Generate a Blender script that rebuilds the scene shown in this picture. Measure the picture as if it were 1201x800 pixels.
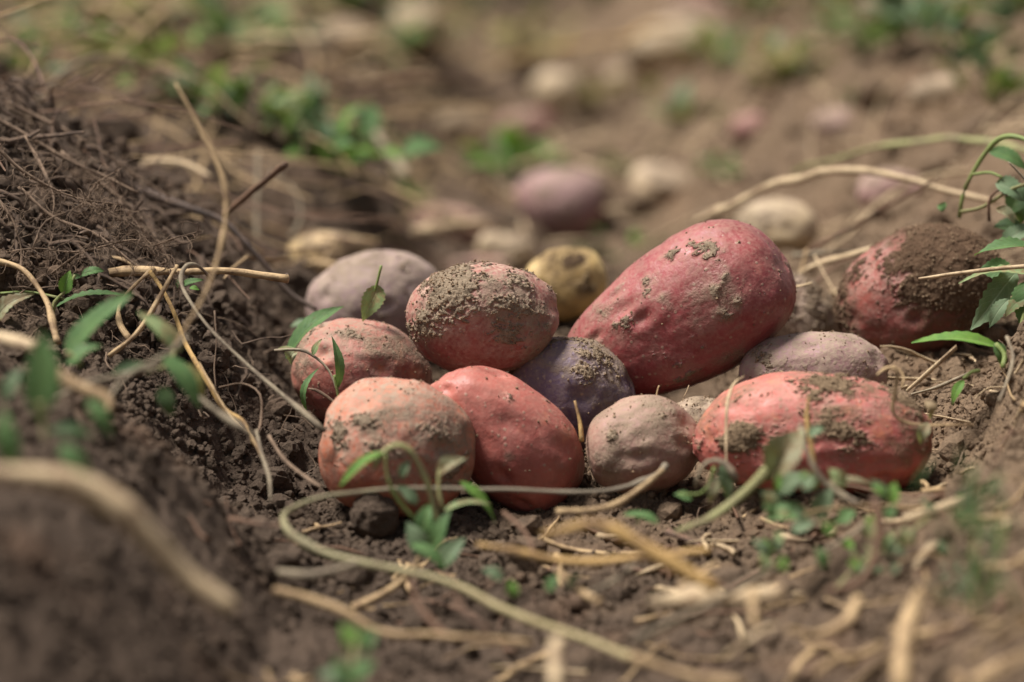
import bpy, bmesh, math, random
import numpy as np
from mathutils import Vector

for o in list(bpy.data.objects):
    bpy.data.objects.remove(o)
sc = bpy.context.scene
COL = sc.collection
random.seed(7)
rng = np.random.default_rng(7)

# ------------------------------------------------------------------ camera
PITCH = math.radians(12.0)
LENS = 100.0
CAM = np.array([0.0, -1.39, 0.3746])
F_PX = LENS / 36.0 * 1201.0                       # focal length in photograph pixels
FWD = np.array([0, math.cos(PITCH), -math.sin(PITCH)])
UP = np.array([0, math.sin(PITCH), math.cos(PITCH)])
RIGHT = np.array([1.0, 0, 0])
cam_data = bpy.data.cameras.new('camera')
cam = bpy.data.objects.new('camera', cam_data)
COL.objects.link(cam)
cam.location = CAM
cam.rotation_euler = (math.radians(90) - PITCH, 0, 0)
cam_data.lens = LENS
cam_data.sensor_width = 36.0
cam_data.clip_start = 0.02
cam_data.clip_end = 300
cam_data.dof.use_dof = True
cam_data.dof.focus_distance = 1.375
cam_data.dof.aperture_fstop = 3.6
cam_data.dof.aperture_blades = 9
sc.camera = cam

# ------------------------------------------------------------------ sky, sun, exposure
SUN_EL, SUN_AZ = math.radians(66), math.radians(-90)   # azimuth from +Y (away from camera) towards +X
world = bpy.data.worlds.new('World')
sc.world = world
world.use_nodes = True
wn = world.node_tree
wn.nodes.clear()
wo = wn.nodes.new('ShaderNodeOutputWorld')
wb = wn.nodes.new('ShaderNodeBackground')
wh = wn.nodes.new('ShaderNodeHueSaturation')
ws = wn.nodes.new('ShaderNodeTexSky')
ws.sky_type = 'NISHITA'
ws.sun_disc = False
ws.sun_elevation = SUN_EL
ws.sun_rotation = SUN_AZ
ws.dust_density = 1.0
wh.inputs['Saturation'].default_value = 0.4
wb.inputs['Strength'].default_value = 0.05
wn.links.new(ws.outputs[0], wh.inputs['Color'])
wn.links.new(wh.outputs[0], wb.inputs['Color'])
wn.links.new(wb.outputs[0], wo.inputs['Surface'])
sun_data = bpy.data.lights.new('sun', 'SUN')
sun_data.energy = 4.3
sun_data.angle = math.radians(16)
sun_data.color = (1.0, 0.97, 0.93)
sun = bpy.data.objects.new('sun', sun_data)
COL.objects.link(sun)
sd = Vector((math.sin(SUN_AZ) * math.cos(SUN_EL), math.cos(SUN_AZ) * math.cos(SUN_EL), math.sin(SUN_EL)))
sun.rotation_euler = (-sd).to_track_quat('-Z', 'Y').to_euler()
sc.view_settings.view_transform = 'Standard'
sc.view_settings.look = 'None'
sc.view_settings.gamma = 1.0
sc.view_settings.use_curve_mapping = False
sc.view_settings.exposure = 0.82
sc.cycles.max_bounces = 6
sc.cycles.use_adaptive_sampling = True

# ------------------------------------------------------------------ maths helpers
def norm(v):
    v = np.asarray(v, float)
    return v / (np.linalg.norm(v, axis=-1, keepdims=True) + 1e-12)

def U(px, py, d):
    """point of the place seen at photograph pixel (px, py) at depth d metres"""
    return CAM + FWD * d + RIGHT * ((px - 600.5) / F_PX * d) + UP * ((400.0 - py) / F_PX * d)

def _hash(ix, iy, iz, seed):
    h = (ix.astype(np.uint32) * np.uint32(374761393) + iy.astype(np.uint32) * np.uint32(668265263)
         + iz.astype(np.uint32) * np.uint32(2246822519) + np.uint32(seed * 3266489917 & 0xffffffff))
    h = (h ^ (h >> np.uint32(13))) * np.uint32(1274126177)
    h = (h ^ (h >> np.uint32(16))) * np.uint32(2654435769)
    return ((h ^ (h >> np.uint32(15))) & np.uint32(0xffffff)).astype(np.float64) / 16777215.0

def vnoise(p, seed=0):
    """smooth value noise in [-1, 1] at points p (N,3)"""
    with np.errstate(over='ignore'):
        i = np.floor(p).astype(np.int64)
        f = p - i
        u = f * f * f * (f * (f * 6 - 15) + 10)
        r = np.zeros(len(p))
        for dx in (0, 1):
            wx = u[:, 0] if dx else 1 - u[:, 0]
            for dy in (0, 1):
                wy = u[:, 1] if dy else 1 - u[:, 1]
                for dz in (0, 1):
                    wz = u[:, 2] if dz else 1 - u[:, 2]
                    r += wx * wy * wz * _hash(i[:, 0] + dx, i[:, 1] + dy, i[:, 2] + dz, seed)
    return r * 2 - 1

_ROT = np.array([[0.0, 0.8, 0.6], [-0.8, 0.36, -0.48], [-0.6, -0.48, 0.64]])

def fbm(p, octaves=4, seed=0, gain=0.5, billow=False):
    q = np.array(p, float)
    a, tot, r = 1.0, 0.0, np.zeros(len(q))
    for k in range(octaves):
        n = vnoise(q, seed + k * 17)
        r += a * (np.abs(n) * 2 - 0.7 if billow else n)
        tot += a
        a *= gain
        q = q @ _ROT.T * 2.03 + 11.7
    return r / tot

def sstep(a, b, x):
    t = np.clip((x - a) / (b - a), 0, 1)
    return t * t * (3 - 2 * t)

def spline(ctrl, n):
    """Catmull-Rom through the control points, n samples"""
    c = np.asarray(ctrl, float)
    c = np.vstack([2 * c[0] - c[1], c, 2 * c[-1] - c[-2]])
    m = len(c) - 3
    t = np.linspace(0, m - 1e-9, n)
    k = t.astype(int)
    f = (t - k)[:, None]
    p0, p1, p2, p3 = c[k], c[k + 1], c[k + 2], c[k + 3]
    return 0.5 * (2 * p1 + (p2 - p0) * f + (2 * p0 - 5 * p1 + 4 * p2 - p3) * f ** 2 + (3 * p1 - p0 - 3 * p2 + p3) * f ** 3)

# ------------------------------------------------------------------ mesh and object helpers
def make_mesh(name, V, faces, attrs=None, smooth=True):
    """faces: (N,3) or (N,4) integer array; attrs: name -> (N,) or (N,3) point attribute"""
    V = np.asarray(V, np.float32)
    faces = np.asarray(faces, np.int32)
    me = bpy.data.meshes.new(name)
    me.vertices.add(len(V))
    me.vertices.foreach_set('co', V.ravel())
    if len(faces):
        n, k = faces.shape
        me.loops.add(n * k)
        me.loops.foreach_set('vertex_index', faces.ravel())
        me.polygons.add(n)
        me.polygons.foreach_set('loop_start', np.arange(0, n * k, k, dtype=np.int32))
        me.polygons.foreach_set('use_smooth', np.full(n, smooth))
    for an, av in (attrs or {}).items():
        av = np.asarray(av, np.float32)
        if av.ndim == 1:
            me.attributes.new(an, 'FLOAT', 'POINT').data.foreach_set('value', av)
        else:
            me.attributes.new(an, 'FLOAT_VECTOR', 'POINT').data.foreach_set('vector', av.ravel())
    me.update(calc_edges=True)
    me.validate()
    return me

def link(name, me, mat=None, parent=None, loc=(0, 0, 0)):
    o = bpy.data.objects.new(name, me)
    COL.objects.link(o)
    o.location = loc
    if parent is not None:
        o.parent = parent
    if mat is not None and me is not None and not me.materials:
        me.materials.append(mat)
    return o

def tag(o, label=None, cat=None, group=None, kind=None):
    if label: o['label'] = label
    if cat: o['category'] = cat
    if group: o['group'] = group
    if kind: o['kind'] = kind
    return o

# ------------------------------------------------------------------ materials
def new_mat(name):
    m = bpy.data.materials.new(name)
    m.use_nodes = True
    nt = m.node_tree
    b = nt.nodes['Principled BSDF']
    return m, nt, b

class NT:
    """small node wiring helper"""
    def __init__(s, nt):
        s.nt = nt
    def node(s, t, **kw):
        n = s.nt.nodes.new(t)
        for k, v in kw.items():
            setattr(n, k, v)
        return n
    def put(s, sock, v):
        if hasattr(v, 'is_output'):
            s.nt.links.new(v, sock)
        else:
            if isinstance(v, tuple) and len(v) == 3 and sock.type == 'RGBA':
                v = v + (1.0,)
            sock.default_value = v
    def noise(s, vec, scale, detail=3.0, rough=0.5):
        n = s.node('ShaderNodeTexNoise')
        s.put(n.inputs['Vector'], vec)
        n.inputs['Scale'].default_value = scale
        n.inputs['Detail'].default_value = detail
        n.inputs['Roughness'].default_value = rough
        return n.outputs['Fac']
    def ramp(s, fac, a, b, lo=0.0, hi=1.0):
        n = s.node('ShaderNodeMapRange', interpolation_type='SMOOTHSTEP')
        s.put(n.inputs['Value'], fac)
        n.inputs['From Min'].default_value = a
        n.inputs['From Max'].default_value = b
        n.inputs['To Min'].default_value = lo
        n.inputs['To Max'].default_value = hi
        return n.outputs['Result']
    def mix(s, fac, a, b, blend='MIX'):
        n = s.node('ShaderNodeMix', data_type='RGBA', blend_type=blend)
        s.put(n.inputs[0], fac)
        s.put(n.inputs[6], a)
        s.put(n.inputs[7], b)
        return n.outputs[2]
    def math(s, op, a, b=0.0, clamp=False):
        n = s.node('ShaderNodeMath', operation=op, use_clamp=clamp)
        s.put(n.inputs[0], a)
        s.put(n.inputs[1], b)
        return n.outputs[0]
    def attr(s, name):
        return s.node('ShaderNodeAttribute', attribute_name=name)
    def bump(s, height, strength, dist, normal=None):
        n = s.node('ShaderNodeBump')
        s.put(n.inputs['Height'], height)
        n.inputs['Strength'].default_value = strength
        n.inputs['Distance'].default_value = dist
        if normal is not None:
            s.put(n.inputs['Normal'], normal)
        return n.outputs['Normal']

def soil_material(name, moist, dry, bias=0.0, use_attr=True):
    m, nt, b = new_mat(name)
    k = NT(nt)
    pos = k.node('ShaderNodeNewGeometry').outputs['Position']
    big = k.noise(pos, 7.0, 4)
    mid = k.noise(pos, 60.0, 4, 0.6)
    fine = k.noise(pos, 700.0, 3, 0.6)
    f = k.math('ADD', k.math('MULTIPLY', big, 0.5), k.math('MULTIPLY', mid, 0.6))
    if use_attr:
        # right bank lighter: part drier soil, part painted-in light; drier further down too
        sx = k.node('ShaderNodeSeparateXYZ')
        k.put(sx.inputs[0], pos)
        dry_lit = k.math('ADD', k.ramp(sx.outputs[0], -0.12, 0.26, 0.0, 0.45), k.ramp(sx.outputs[1], 0.25, 1.3, 0.0, 0.04))
        dry_lit = k.math('ADD', dry_lit, k.math('MULTIPLY', k.noise(pos, 11.0, 4, 0.6), 0.5))
        dry_lit = k.math('SUBTRACT', dry_lit, k.ramp(sx.outputs[1], -0.30, -0.10, 0.16, 0.0))
        f = k.math('SUBTRACT', k.math('ADD', f, dry_lit), 0.34)
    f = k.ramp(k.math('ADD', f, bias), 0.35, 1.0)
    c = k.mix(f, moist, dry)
    c = k.mix(k.ramp(fine, 0.3, 0.75, 0.0, 0.55), c, tuple(x * 0.45 for x in moist))
    red = k.noise(pos, 18.0, 3)
    c = k.mix(k.ramp(red, 0.52, 0.75, 0.0, 0.2), c, (dry[0] * 1.05, dry[1] * 0.82, dry[2] * 0.75))
    k.put(b.inputs['Base Color'], c)
    b.inputs['Roughness'].default_value = 0.95
    b.inputs['Specular IOR Level'].default_value = 0.12
    h = k.math('ADD', k.noise(pos, 320.0, 3, 0.65), k.math('MULTIPLY', fine, 0.5))
    k.put(b.inputs['Normal'], k.bump(h, 0.9, 0.0016))
    return m

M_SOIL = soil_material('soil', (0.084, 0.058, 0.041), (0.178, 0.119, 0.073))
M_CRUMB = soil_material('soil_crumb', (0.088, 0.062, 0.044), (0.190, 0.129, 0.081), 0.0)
M_GRAIN = soil_material('dry_soil_grain', (0.19, 0.125, 0.075), (0.40, 0.285, 0.18), 0.1, False)

def potato_material(name, col_a, col_b, col_c, c_amount=0.3, dirt_col=(0.34, 0.255, 0.175), dust_col=(0.36, 0.265, 0.20), rough=0.46):
    """col_a/col_b: skin variation, col_c: corky scurf patches"""
    m, nt, b = new_mat(name)
    k = NT(nt)
    tc = k.node('ShaderNodeTexCoord').outputs['Object']
    n1 = k.noise(tc, 22.0, 3)
    n2 = k.noise(tc, 48.0, 5, 0.65)
    n3 = k.noise(tc, 520.0, 3, 0.6)
    n4 = k.noise(tc, 150.0, 4, 0.65)
    skin = k.mix(k.ramp(n1, 0.36, 0.64), col_a, col_b)
    skin = k.mix(k.ramp(n2, 0.62 - 0.3 * c_amount, 0.78 - 0.3 * c_amount, 0.0, 0.85), skin, col_c)
    skin = k.mix(k.ramp(n4, 0.42, 0.72, 0.0, 0.38), skin, tuple(x * 0.5 for x in col_b))
    skin = k.mix(k.ramp(n3, 0.55, 0.75, 0.0, 0.35), skin, tuple(min(1, x * 1.35 + 0.03) for x in col_a))
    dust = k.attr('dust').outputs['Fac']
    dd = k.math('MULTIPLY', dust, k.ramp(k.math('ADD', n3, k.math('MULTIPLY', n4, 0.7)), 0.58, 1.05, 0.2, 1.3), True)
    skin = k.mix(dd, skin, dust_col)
    smear = k.attr('smear').outputs['Fac']
    sm = k.math('MULTIPLY', smear, k.ramp(k.math('ADD', n3, k.math('MULTIPLY', n4, 0.8)), 0.6, 1.1, 0.45, 1.0), True)
    skin = k.mix(k.math('MULTIPLY', sm, 0.85), skin, k.mix(n4, tuple(x * 0.45 for x in dirt_col), tuple(x * 0.95 for x in dirt_col)))
    # pinhead grains clinging to the skin
    vor = k.node('ShaderNodeTexVoronoi')
    k.put(vor.inputs['Vector'], tc)
    vor.inputs['Scale'].default_value = 330.0
    vr = k.node('ShaderNodeSeparateColor')
    k.put(vr.inputs[0], vor.outputs['Color'])
    grain = k.math('MULTIPLY', k.ramp(vor.outputs['Distance'], 0.18, 0.34, 1.0, 0.0),
                   k.ramp(k.math('ADD', vr.outputs[0], k.math('MULTIPLY', n2, 0.5)), 0.96, 1.1))
    skin = k.mix(k.math('MULTIPLY', grain, 0.6), skin, dirt_col)
    dirt = k.attr('dirt').outputs['Fac']
    dm = k.ramp(k.math('ADD', dirt, k.math('MULTIPLY', k.math('SUBTRACT', n3, 0.5), 1.0)), 0.28, 0.84)
    dc = k.mix(k.ramp(n4, 0.3, 0.7), tuple(x * 0.72 for x in dirt_col), tuple(x * 1.2 for x in dirt_col))
    dc = k.mix(k.ramp(n3, 0.4, 0.75, 0.0, 0.45), dc, tuple(x * 0.5 for x in dirt_col))
    col = k.mix(dm, skin, dc)
    k.put(b.inputs['Base Color'], col)
    r = k.math('ADD', rough, k.math('MULTIPLY', k.math('MAXIMUM', dd, sm), 0.45), True)
    r = k.math('MAXIMUM', r, k.math('MULTIPLY', dm, 0.97))
    k.put(b.inputs['Roughness'], r)
    k.put(b.inputs['Specular IOR Level'], k.ramp(k.math('MAXIMUM', dm, k.math('MAXIMUM', dd, sm)), 0, 1, 0.5, 0.06))
    nb = k.bump(k.math('ADD', n3, k.math('MULTIPLY', grain, 0.4)), 0.5, 0.0006)
    h2 = k.math('MULTIPLY', k.noise(tc, 900.0, 4, 0.75), k.math('MAXIMUM', dm, k.math('MULTIPLY', sm, 0.5)))
    nb2 = k.bump(h2, 1.0, 0.0018, nb)
    k.put(b.inputs['Normal'], nb2)
    return m

def stem_material(name, col_a, col_b, dark, rough=0.65, dirtamt=0.35):
    m, nt, b = new_mat(name)
    k = NT(nt)
    st = k.attr('stem').outputs['Vector']       # x along (m), y around
    mp = k.node('ShaderNodeMapping')
    k.put(mp.inputs['Vector'], st)
    mp.inputs['Scale'].default_value = (14, 1.6, 1)
    streak = k.noise(mp.outputs[0], 4.0, 4, 0.6)
    pos = k.node('ShaderNodeNewGeometry').outputs['Position']
    blot = k.noise(pos, 75.0, 4, 0.6)
    fine = k.noise(pos, 600.0, 3)
    c = k.mix(k.ramp(streak, 0.32, 0.68), col_a, col_b)
    c = k.mix(k.ramp(blot, 0.46, 0.66, 0.0, 0.8), c, dark)
    c = k.mix(k.ramp(fine, 0.5, 0.72, 0.0, dirtamt), c, (0.16, 0.105, 0.065))
    k.put(b.inputs['Base Color'], c)
    b.inputs['Roughness'].default_value = rough
    b.inputs['Specular IOR Level'].default_value = 0.3
    k.put(b.inputs['Normal'], k.bump(k.math('ADD', streak, k.math('MULTIPLY', fine, 0.6)), 0.5, 0.0008))
    return m

STEM = {
    'straw': stem_material('dry_straw', (0.52, 0.36, 0.19), (0.38, 0.25, 0.125), (0.17, 0.10, 0.05)),
    'gold': stem_material('golden_straw', (0.55, 0.35, 0.13), (0.40, 0.24, 0.085), (0.18, 0.10, 0.045)),
    'pale': stem_material('pale_straw', (0.62, 0.47, 0.29), (0.48, 0.34, 0.19), (0.25, 0.16, 0.09)),
    'brown': stem_material('brown_twig', (0.22, 0.12, 0.07), (0.14, 0.08, 0.05), (0.07, 0.042, 0.028)),
    'dark': stem_material('dark_branch', (0.11, 0.07, 0.05), (0.07, 0.045, 0.033), (0.04, 0.027, 0.02)),
    'grey': stem_material('grey_stem', (0.36, 0.29, 0.19), (0.25, 0.195, 0.13), (0.13, 0.095, 0.065)),
    'root': stem_material('earthy_root', (0.26, 0.175, 0.115), (0.18, 0.12, 0.08), (0.09, 0.06, 0.04), 0.9, 0.6),
    'green': stem_material('green_stem', (0.22, 0.27, 0.075), (0.15, 0.20, 0.055), (0.20, 0.17, 0.07), 0.5, 0.2),
    'olive': stem_material('olive_stem', (0.33, 0.31, 0.13), (0.24, 0.235, 0.095), (0.18, 0.14, 0.07), 0.55, 0.25),
}

def vine_material():
    m = stem_material('looping_vine', (0.34, 0.30, 0.16), (0.25, 0.22, 0.115), (0.17, 0.14, 0.075), 0.6, 0.4)
    k = NT(m.node_tree)
    b = m.node_tree.nodes['Principled BSDF']
    src = b.inputs['Base Color'].links[0].from_socket
    sx = k.node('ShaderNodeSeparateXYZ')
    k.put(sx.inputs[0], k.attr('stem').outputs['Vector'])
    c = k.mix(k.ramp(sx.outputs[0], 0.10, 0.20, 0.8, 0.0), src, (0.21, 0.165, 0.125))    # withered grey upper part
    c = k.mix(k.ramp(sx.outputs[0], 0.22, 0.36, 0.0, 0.6), c, (0.42, 0.32, 0.15))        # yellowed lower part
    k.put(b.inputs['Base Color'], c)
    return m
STEM['vine'] = vine_material()

def leaf_material(name, col_a, col_b, vein, spot=None, spot_amt=0.0):
    m, nt, b = new_mat(name)
    k = NT(nt)
    uv = k.attr('leafuv').outputs['Vector']      # x along 0..1, y across -1..1
    sep = k.node('ShaderNodeSeparateXYZ')
    k.put(sep.inputs[0], uv)
    ay = k.math('ABSOLUTE', sep.outputs[1])
    mid = k.ramp(ay, 0.03, 0.10, 1.0, 0.0)
    side = k.math('SUBTRACT', k.math('MULTIPLY', sep.outputs[0], 9.0), k.math('MULTIPLY', ay, 2.2))
    sv = k.ramp(k.math('ABSOLUTE', k.math('SUBTRACT', k.math('FRACT', side), 0.5)), 0.0, 0.09, 1.0, 0.0)
    v = k.math('MAXIMUM', mid, k.math('MULTIPLY', sv, 0.55))
    tc = k.node('ShaderNodeTexCoord').outputs['Object']
    n = k.noise(tc, 90.0, 4, 0.6)
    fine = k.noise(tc, 500.0, 3)
    c = k.mix(k.ramp(n, 0.35, 0.65), col_a, col_b)
    c = k.mix(k.math('MULTIPLY', v, 0.6), c, vein)
    if spot:
        c = k.mix(k.ramp(k.noise(tc, 200.0, 4, 0.7), 0.6 - spot_amt * 0.2, 0.7 - spot_amt * 0.2, 0.0, 0.8), c, spot)
    c = k.mix(k.ramp(fine, 0.55, 0.8, 0.0, 0.35), c, (0.2, 0.15, 0.09))
    k.put(b.inputs['Base Color'], c)
    b.inputs['Roughness'].default_value = 0.62
    b.inputs['Specular IOR Level'].default_value = 0.28
    k.put(b.inputs['Normal'], k.bump(k.math('SUBTRACT', n, k.math('MULTIPLY', v, 0.7)), 0.5, 0.0012))
    tr = k.node('ShaderNodeBsdfTranslucent')
    k.put(tr.inputs['Color'], k.mix(0.5, c, (0.25, 0.35, 0.03)))
    ms = k.node('ShaderNodeMixShader')
    ms.inputs[0].default_value = 0.28
    nt.links.new(b.outputs[0], ms.inputs[1])
    nt.links.new(tr.outputs[0], ms.inputs[2])
    nt.links.new(ms.outputs[0], nt.nodes['Material Output'].inputs['Surface'])
    return m

LEAF = {
    'green': leaf_material('green_leaf', (0.105, 0.195, 0.065), (0.07, 0.14, 0.048), (0.20, 0.29, 0.10)),
    'bright': leaf_material('bright_leaf', (0.16, 0.30, 0.05), (0.10, 0.22, 0.04), (0.28, 0.38, 0.14)),
    'blue': leaf_material('dull_leaf', (0.17, 0.23, 0.125), (0.11, 0.165, 0.085), (0.30, 0.36, 0.22)),
    'dark': leaf_material('dark_leaf', (0.05, 0.095, 0.03), (0.03, 0.06, 0.022), (0.12, 0.16, 0.06)),
    'pale': leaf_material('pale_leaf', (0.27, 0.34, 0.15), (0.19, 0.26, 0.10), (0.40, 0.42, 0.24), (0.30, 0.22, 0.11), 0.7),
    'wilted': leaf_material('wilted_leaf', (0.33, 0.33, 0.19), (0.25, 0.24, 0.14), (0.42, 0.38, 0.25), (0.22, 0.15, 0.08), 0.8),
    'dry': leaf_material('dry_leaf', (0.42, 0.31, 0.18), (0.30, 0.21, 0.12), (0.46, 0.35, 0.22), (0.20, 0.13, 0.07), 0.8),
    'yellow': leaf_material('yellowed_leaf', (0.42, 0.36, 0.12), (0.28, 0.27, 0.09), (0.46, 0.42, 0.20), (0.24, 0.17, 0.07), 0.7),
}

# ------------------------------------------------------------------ terrain
# soil level under things that rest on it: (x, y, level, radius)
PADS = []

def h_base(x, y):
    """dug furrow: floor along Y, root mound and ridge on the left, lower bank on the right"""
    p = np.stack([x, y, np.zeros_like(x)], 1)
    wob = 0.025 * vnoise(p * 3.1 + 5.3, 41)
    lf = -0.098 + 0.035 * sstep(0.15, 0.7, y) - 0.015 * sstep(-0.1, -0.5, y) + wob       # foot of left wall
    bulk = np.exp(-((y - 0.10) / 0.12) ** 2)
    crest_l = 0.118 + 0.122 * bulk + 0.02 * vnoise(p * 2.3, 42)
    sl = np.clip(lf - x, 0, None) * (1.02 + 0.13 * bulk - 0.22 * sstep(-0.12, -0.4, y))
    left = crest_l * (1 - np.exp(-sl / crest_l * 1.15 - (sl / crest_l) ** 2 * 0.4))
    rf = 0.105 + 0.02 * vnoise(p * 2.7 + 9.1, 43)
    crest_r = 0.165 + 0.02 * vnoise(p * 2.1 + 3.3, 44)
    sr = np.clip(x - rf, 0, None) * 0.74
    right = crest_r * (1 - np.exp(-sr / crest_r - (sr / crest_r) ** 2 * 0.3))
    # beyond the ridges the field goes on in rows
    far = 0.05 * (1 - np.cos((np.abs(x) - 0.42) * 2 * math.pi / 0.72)) * sstep(0.40, 0.6, np.abs(x))
    z = left + right - far * 0.8
    z += 0.012 * vnoise(p * 9.0, 45) * sstep(0.0, 0.05, np.abs(x) + np.abs(y) * 0.2)
    # hump of thrown soil on the near right
    z += 0.055 * np.exp(-((x - 0.272) / 0.058) ** 2 - ((y + 0.115) / 0.075) ** 2)
    # trodden, cloddy ground further back
    far_y = sstep(0.22, 0.6, y)
    z += far_y * (0.030 * fbm(p * 7.0 + 3.1, 3, 46) + 0.020 * fbm(p * 19.0, 2, 47, billow=True))
    z += 0.028 * np.exp(-((x + 0.19) / 0.08) ** 2 - ((y + 0.36) / 0.12) ** 2)
    return z

def h_soft(x, y):
    z = h_base(x, y)
    if PADS:
        num, den = z * 0.12, np.full_like(z, 0.12)
        for (a, b, t, r) in PADS:
            w = np.exp(-((x - a) ** 2 + (y - b) ** 2) / (r * r))
            num += w * t
            den += w
        z = num / den
    return z

def h_fine(x, y):
    z = h_soft(x, y)
    p = np.stack([x, y, z], 1)
    rough = 0.55 + 0.45 * vnoise(p * 6.0 + 2.0, 60)
    z = z + rough * 0.0075 * fbm(p * 33.0, 2, 50, billow=True)
    z = z + 0.0050 * rough * fbm(p * 85.0, 2, 52, billow=True)
    z = z + 0.0024 * fbm(p * 230.0, 2, 54, billow=True)
    return z

def G(px, py, lift=0.0, fine=False):
    """where the line of sight through a photograph pixel meets the soil (raised by lift)"""
    d = np.concatenate([np.arange(0.75, 2.0, 0.002), np.arange(2.0, 9.0, 0.01)])
    r = FWD + RIGHT * ((px - 600.5) / F_PX) + UP * ((400.0 - py) / F_PX)
    P = CAM + d[:, None] * r
    hit = P[:, 2] <= (h_fine if fine else h_soft)(P[:, 0], P[:, 1]) + lift
    i = int(np.argmax(hit)) if hit.any() else len(d) - 1
    return P[i], d[i]

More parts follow.
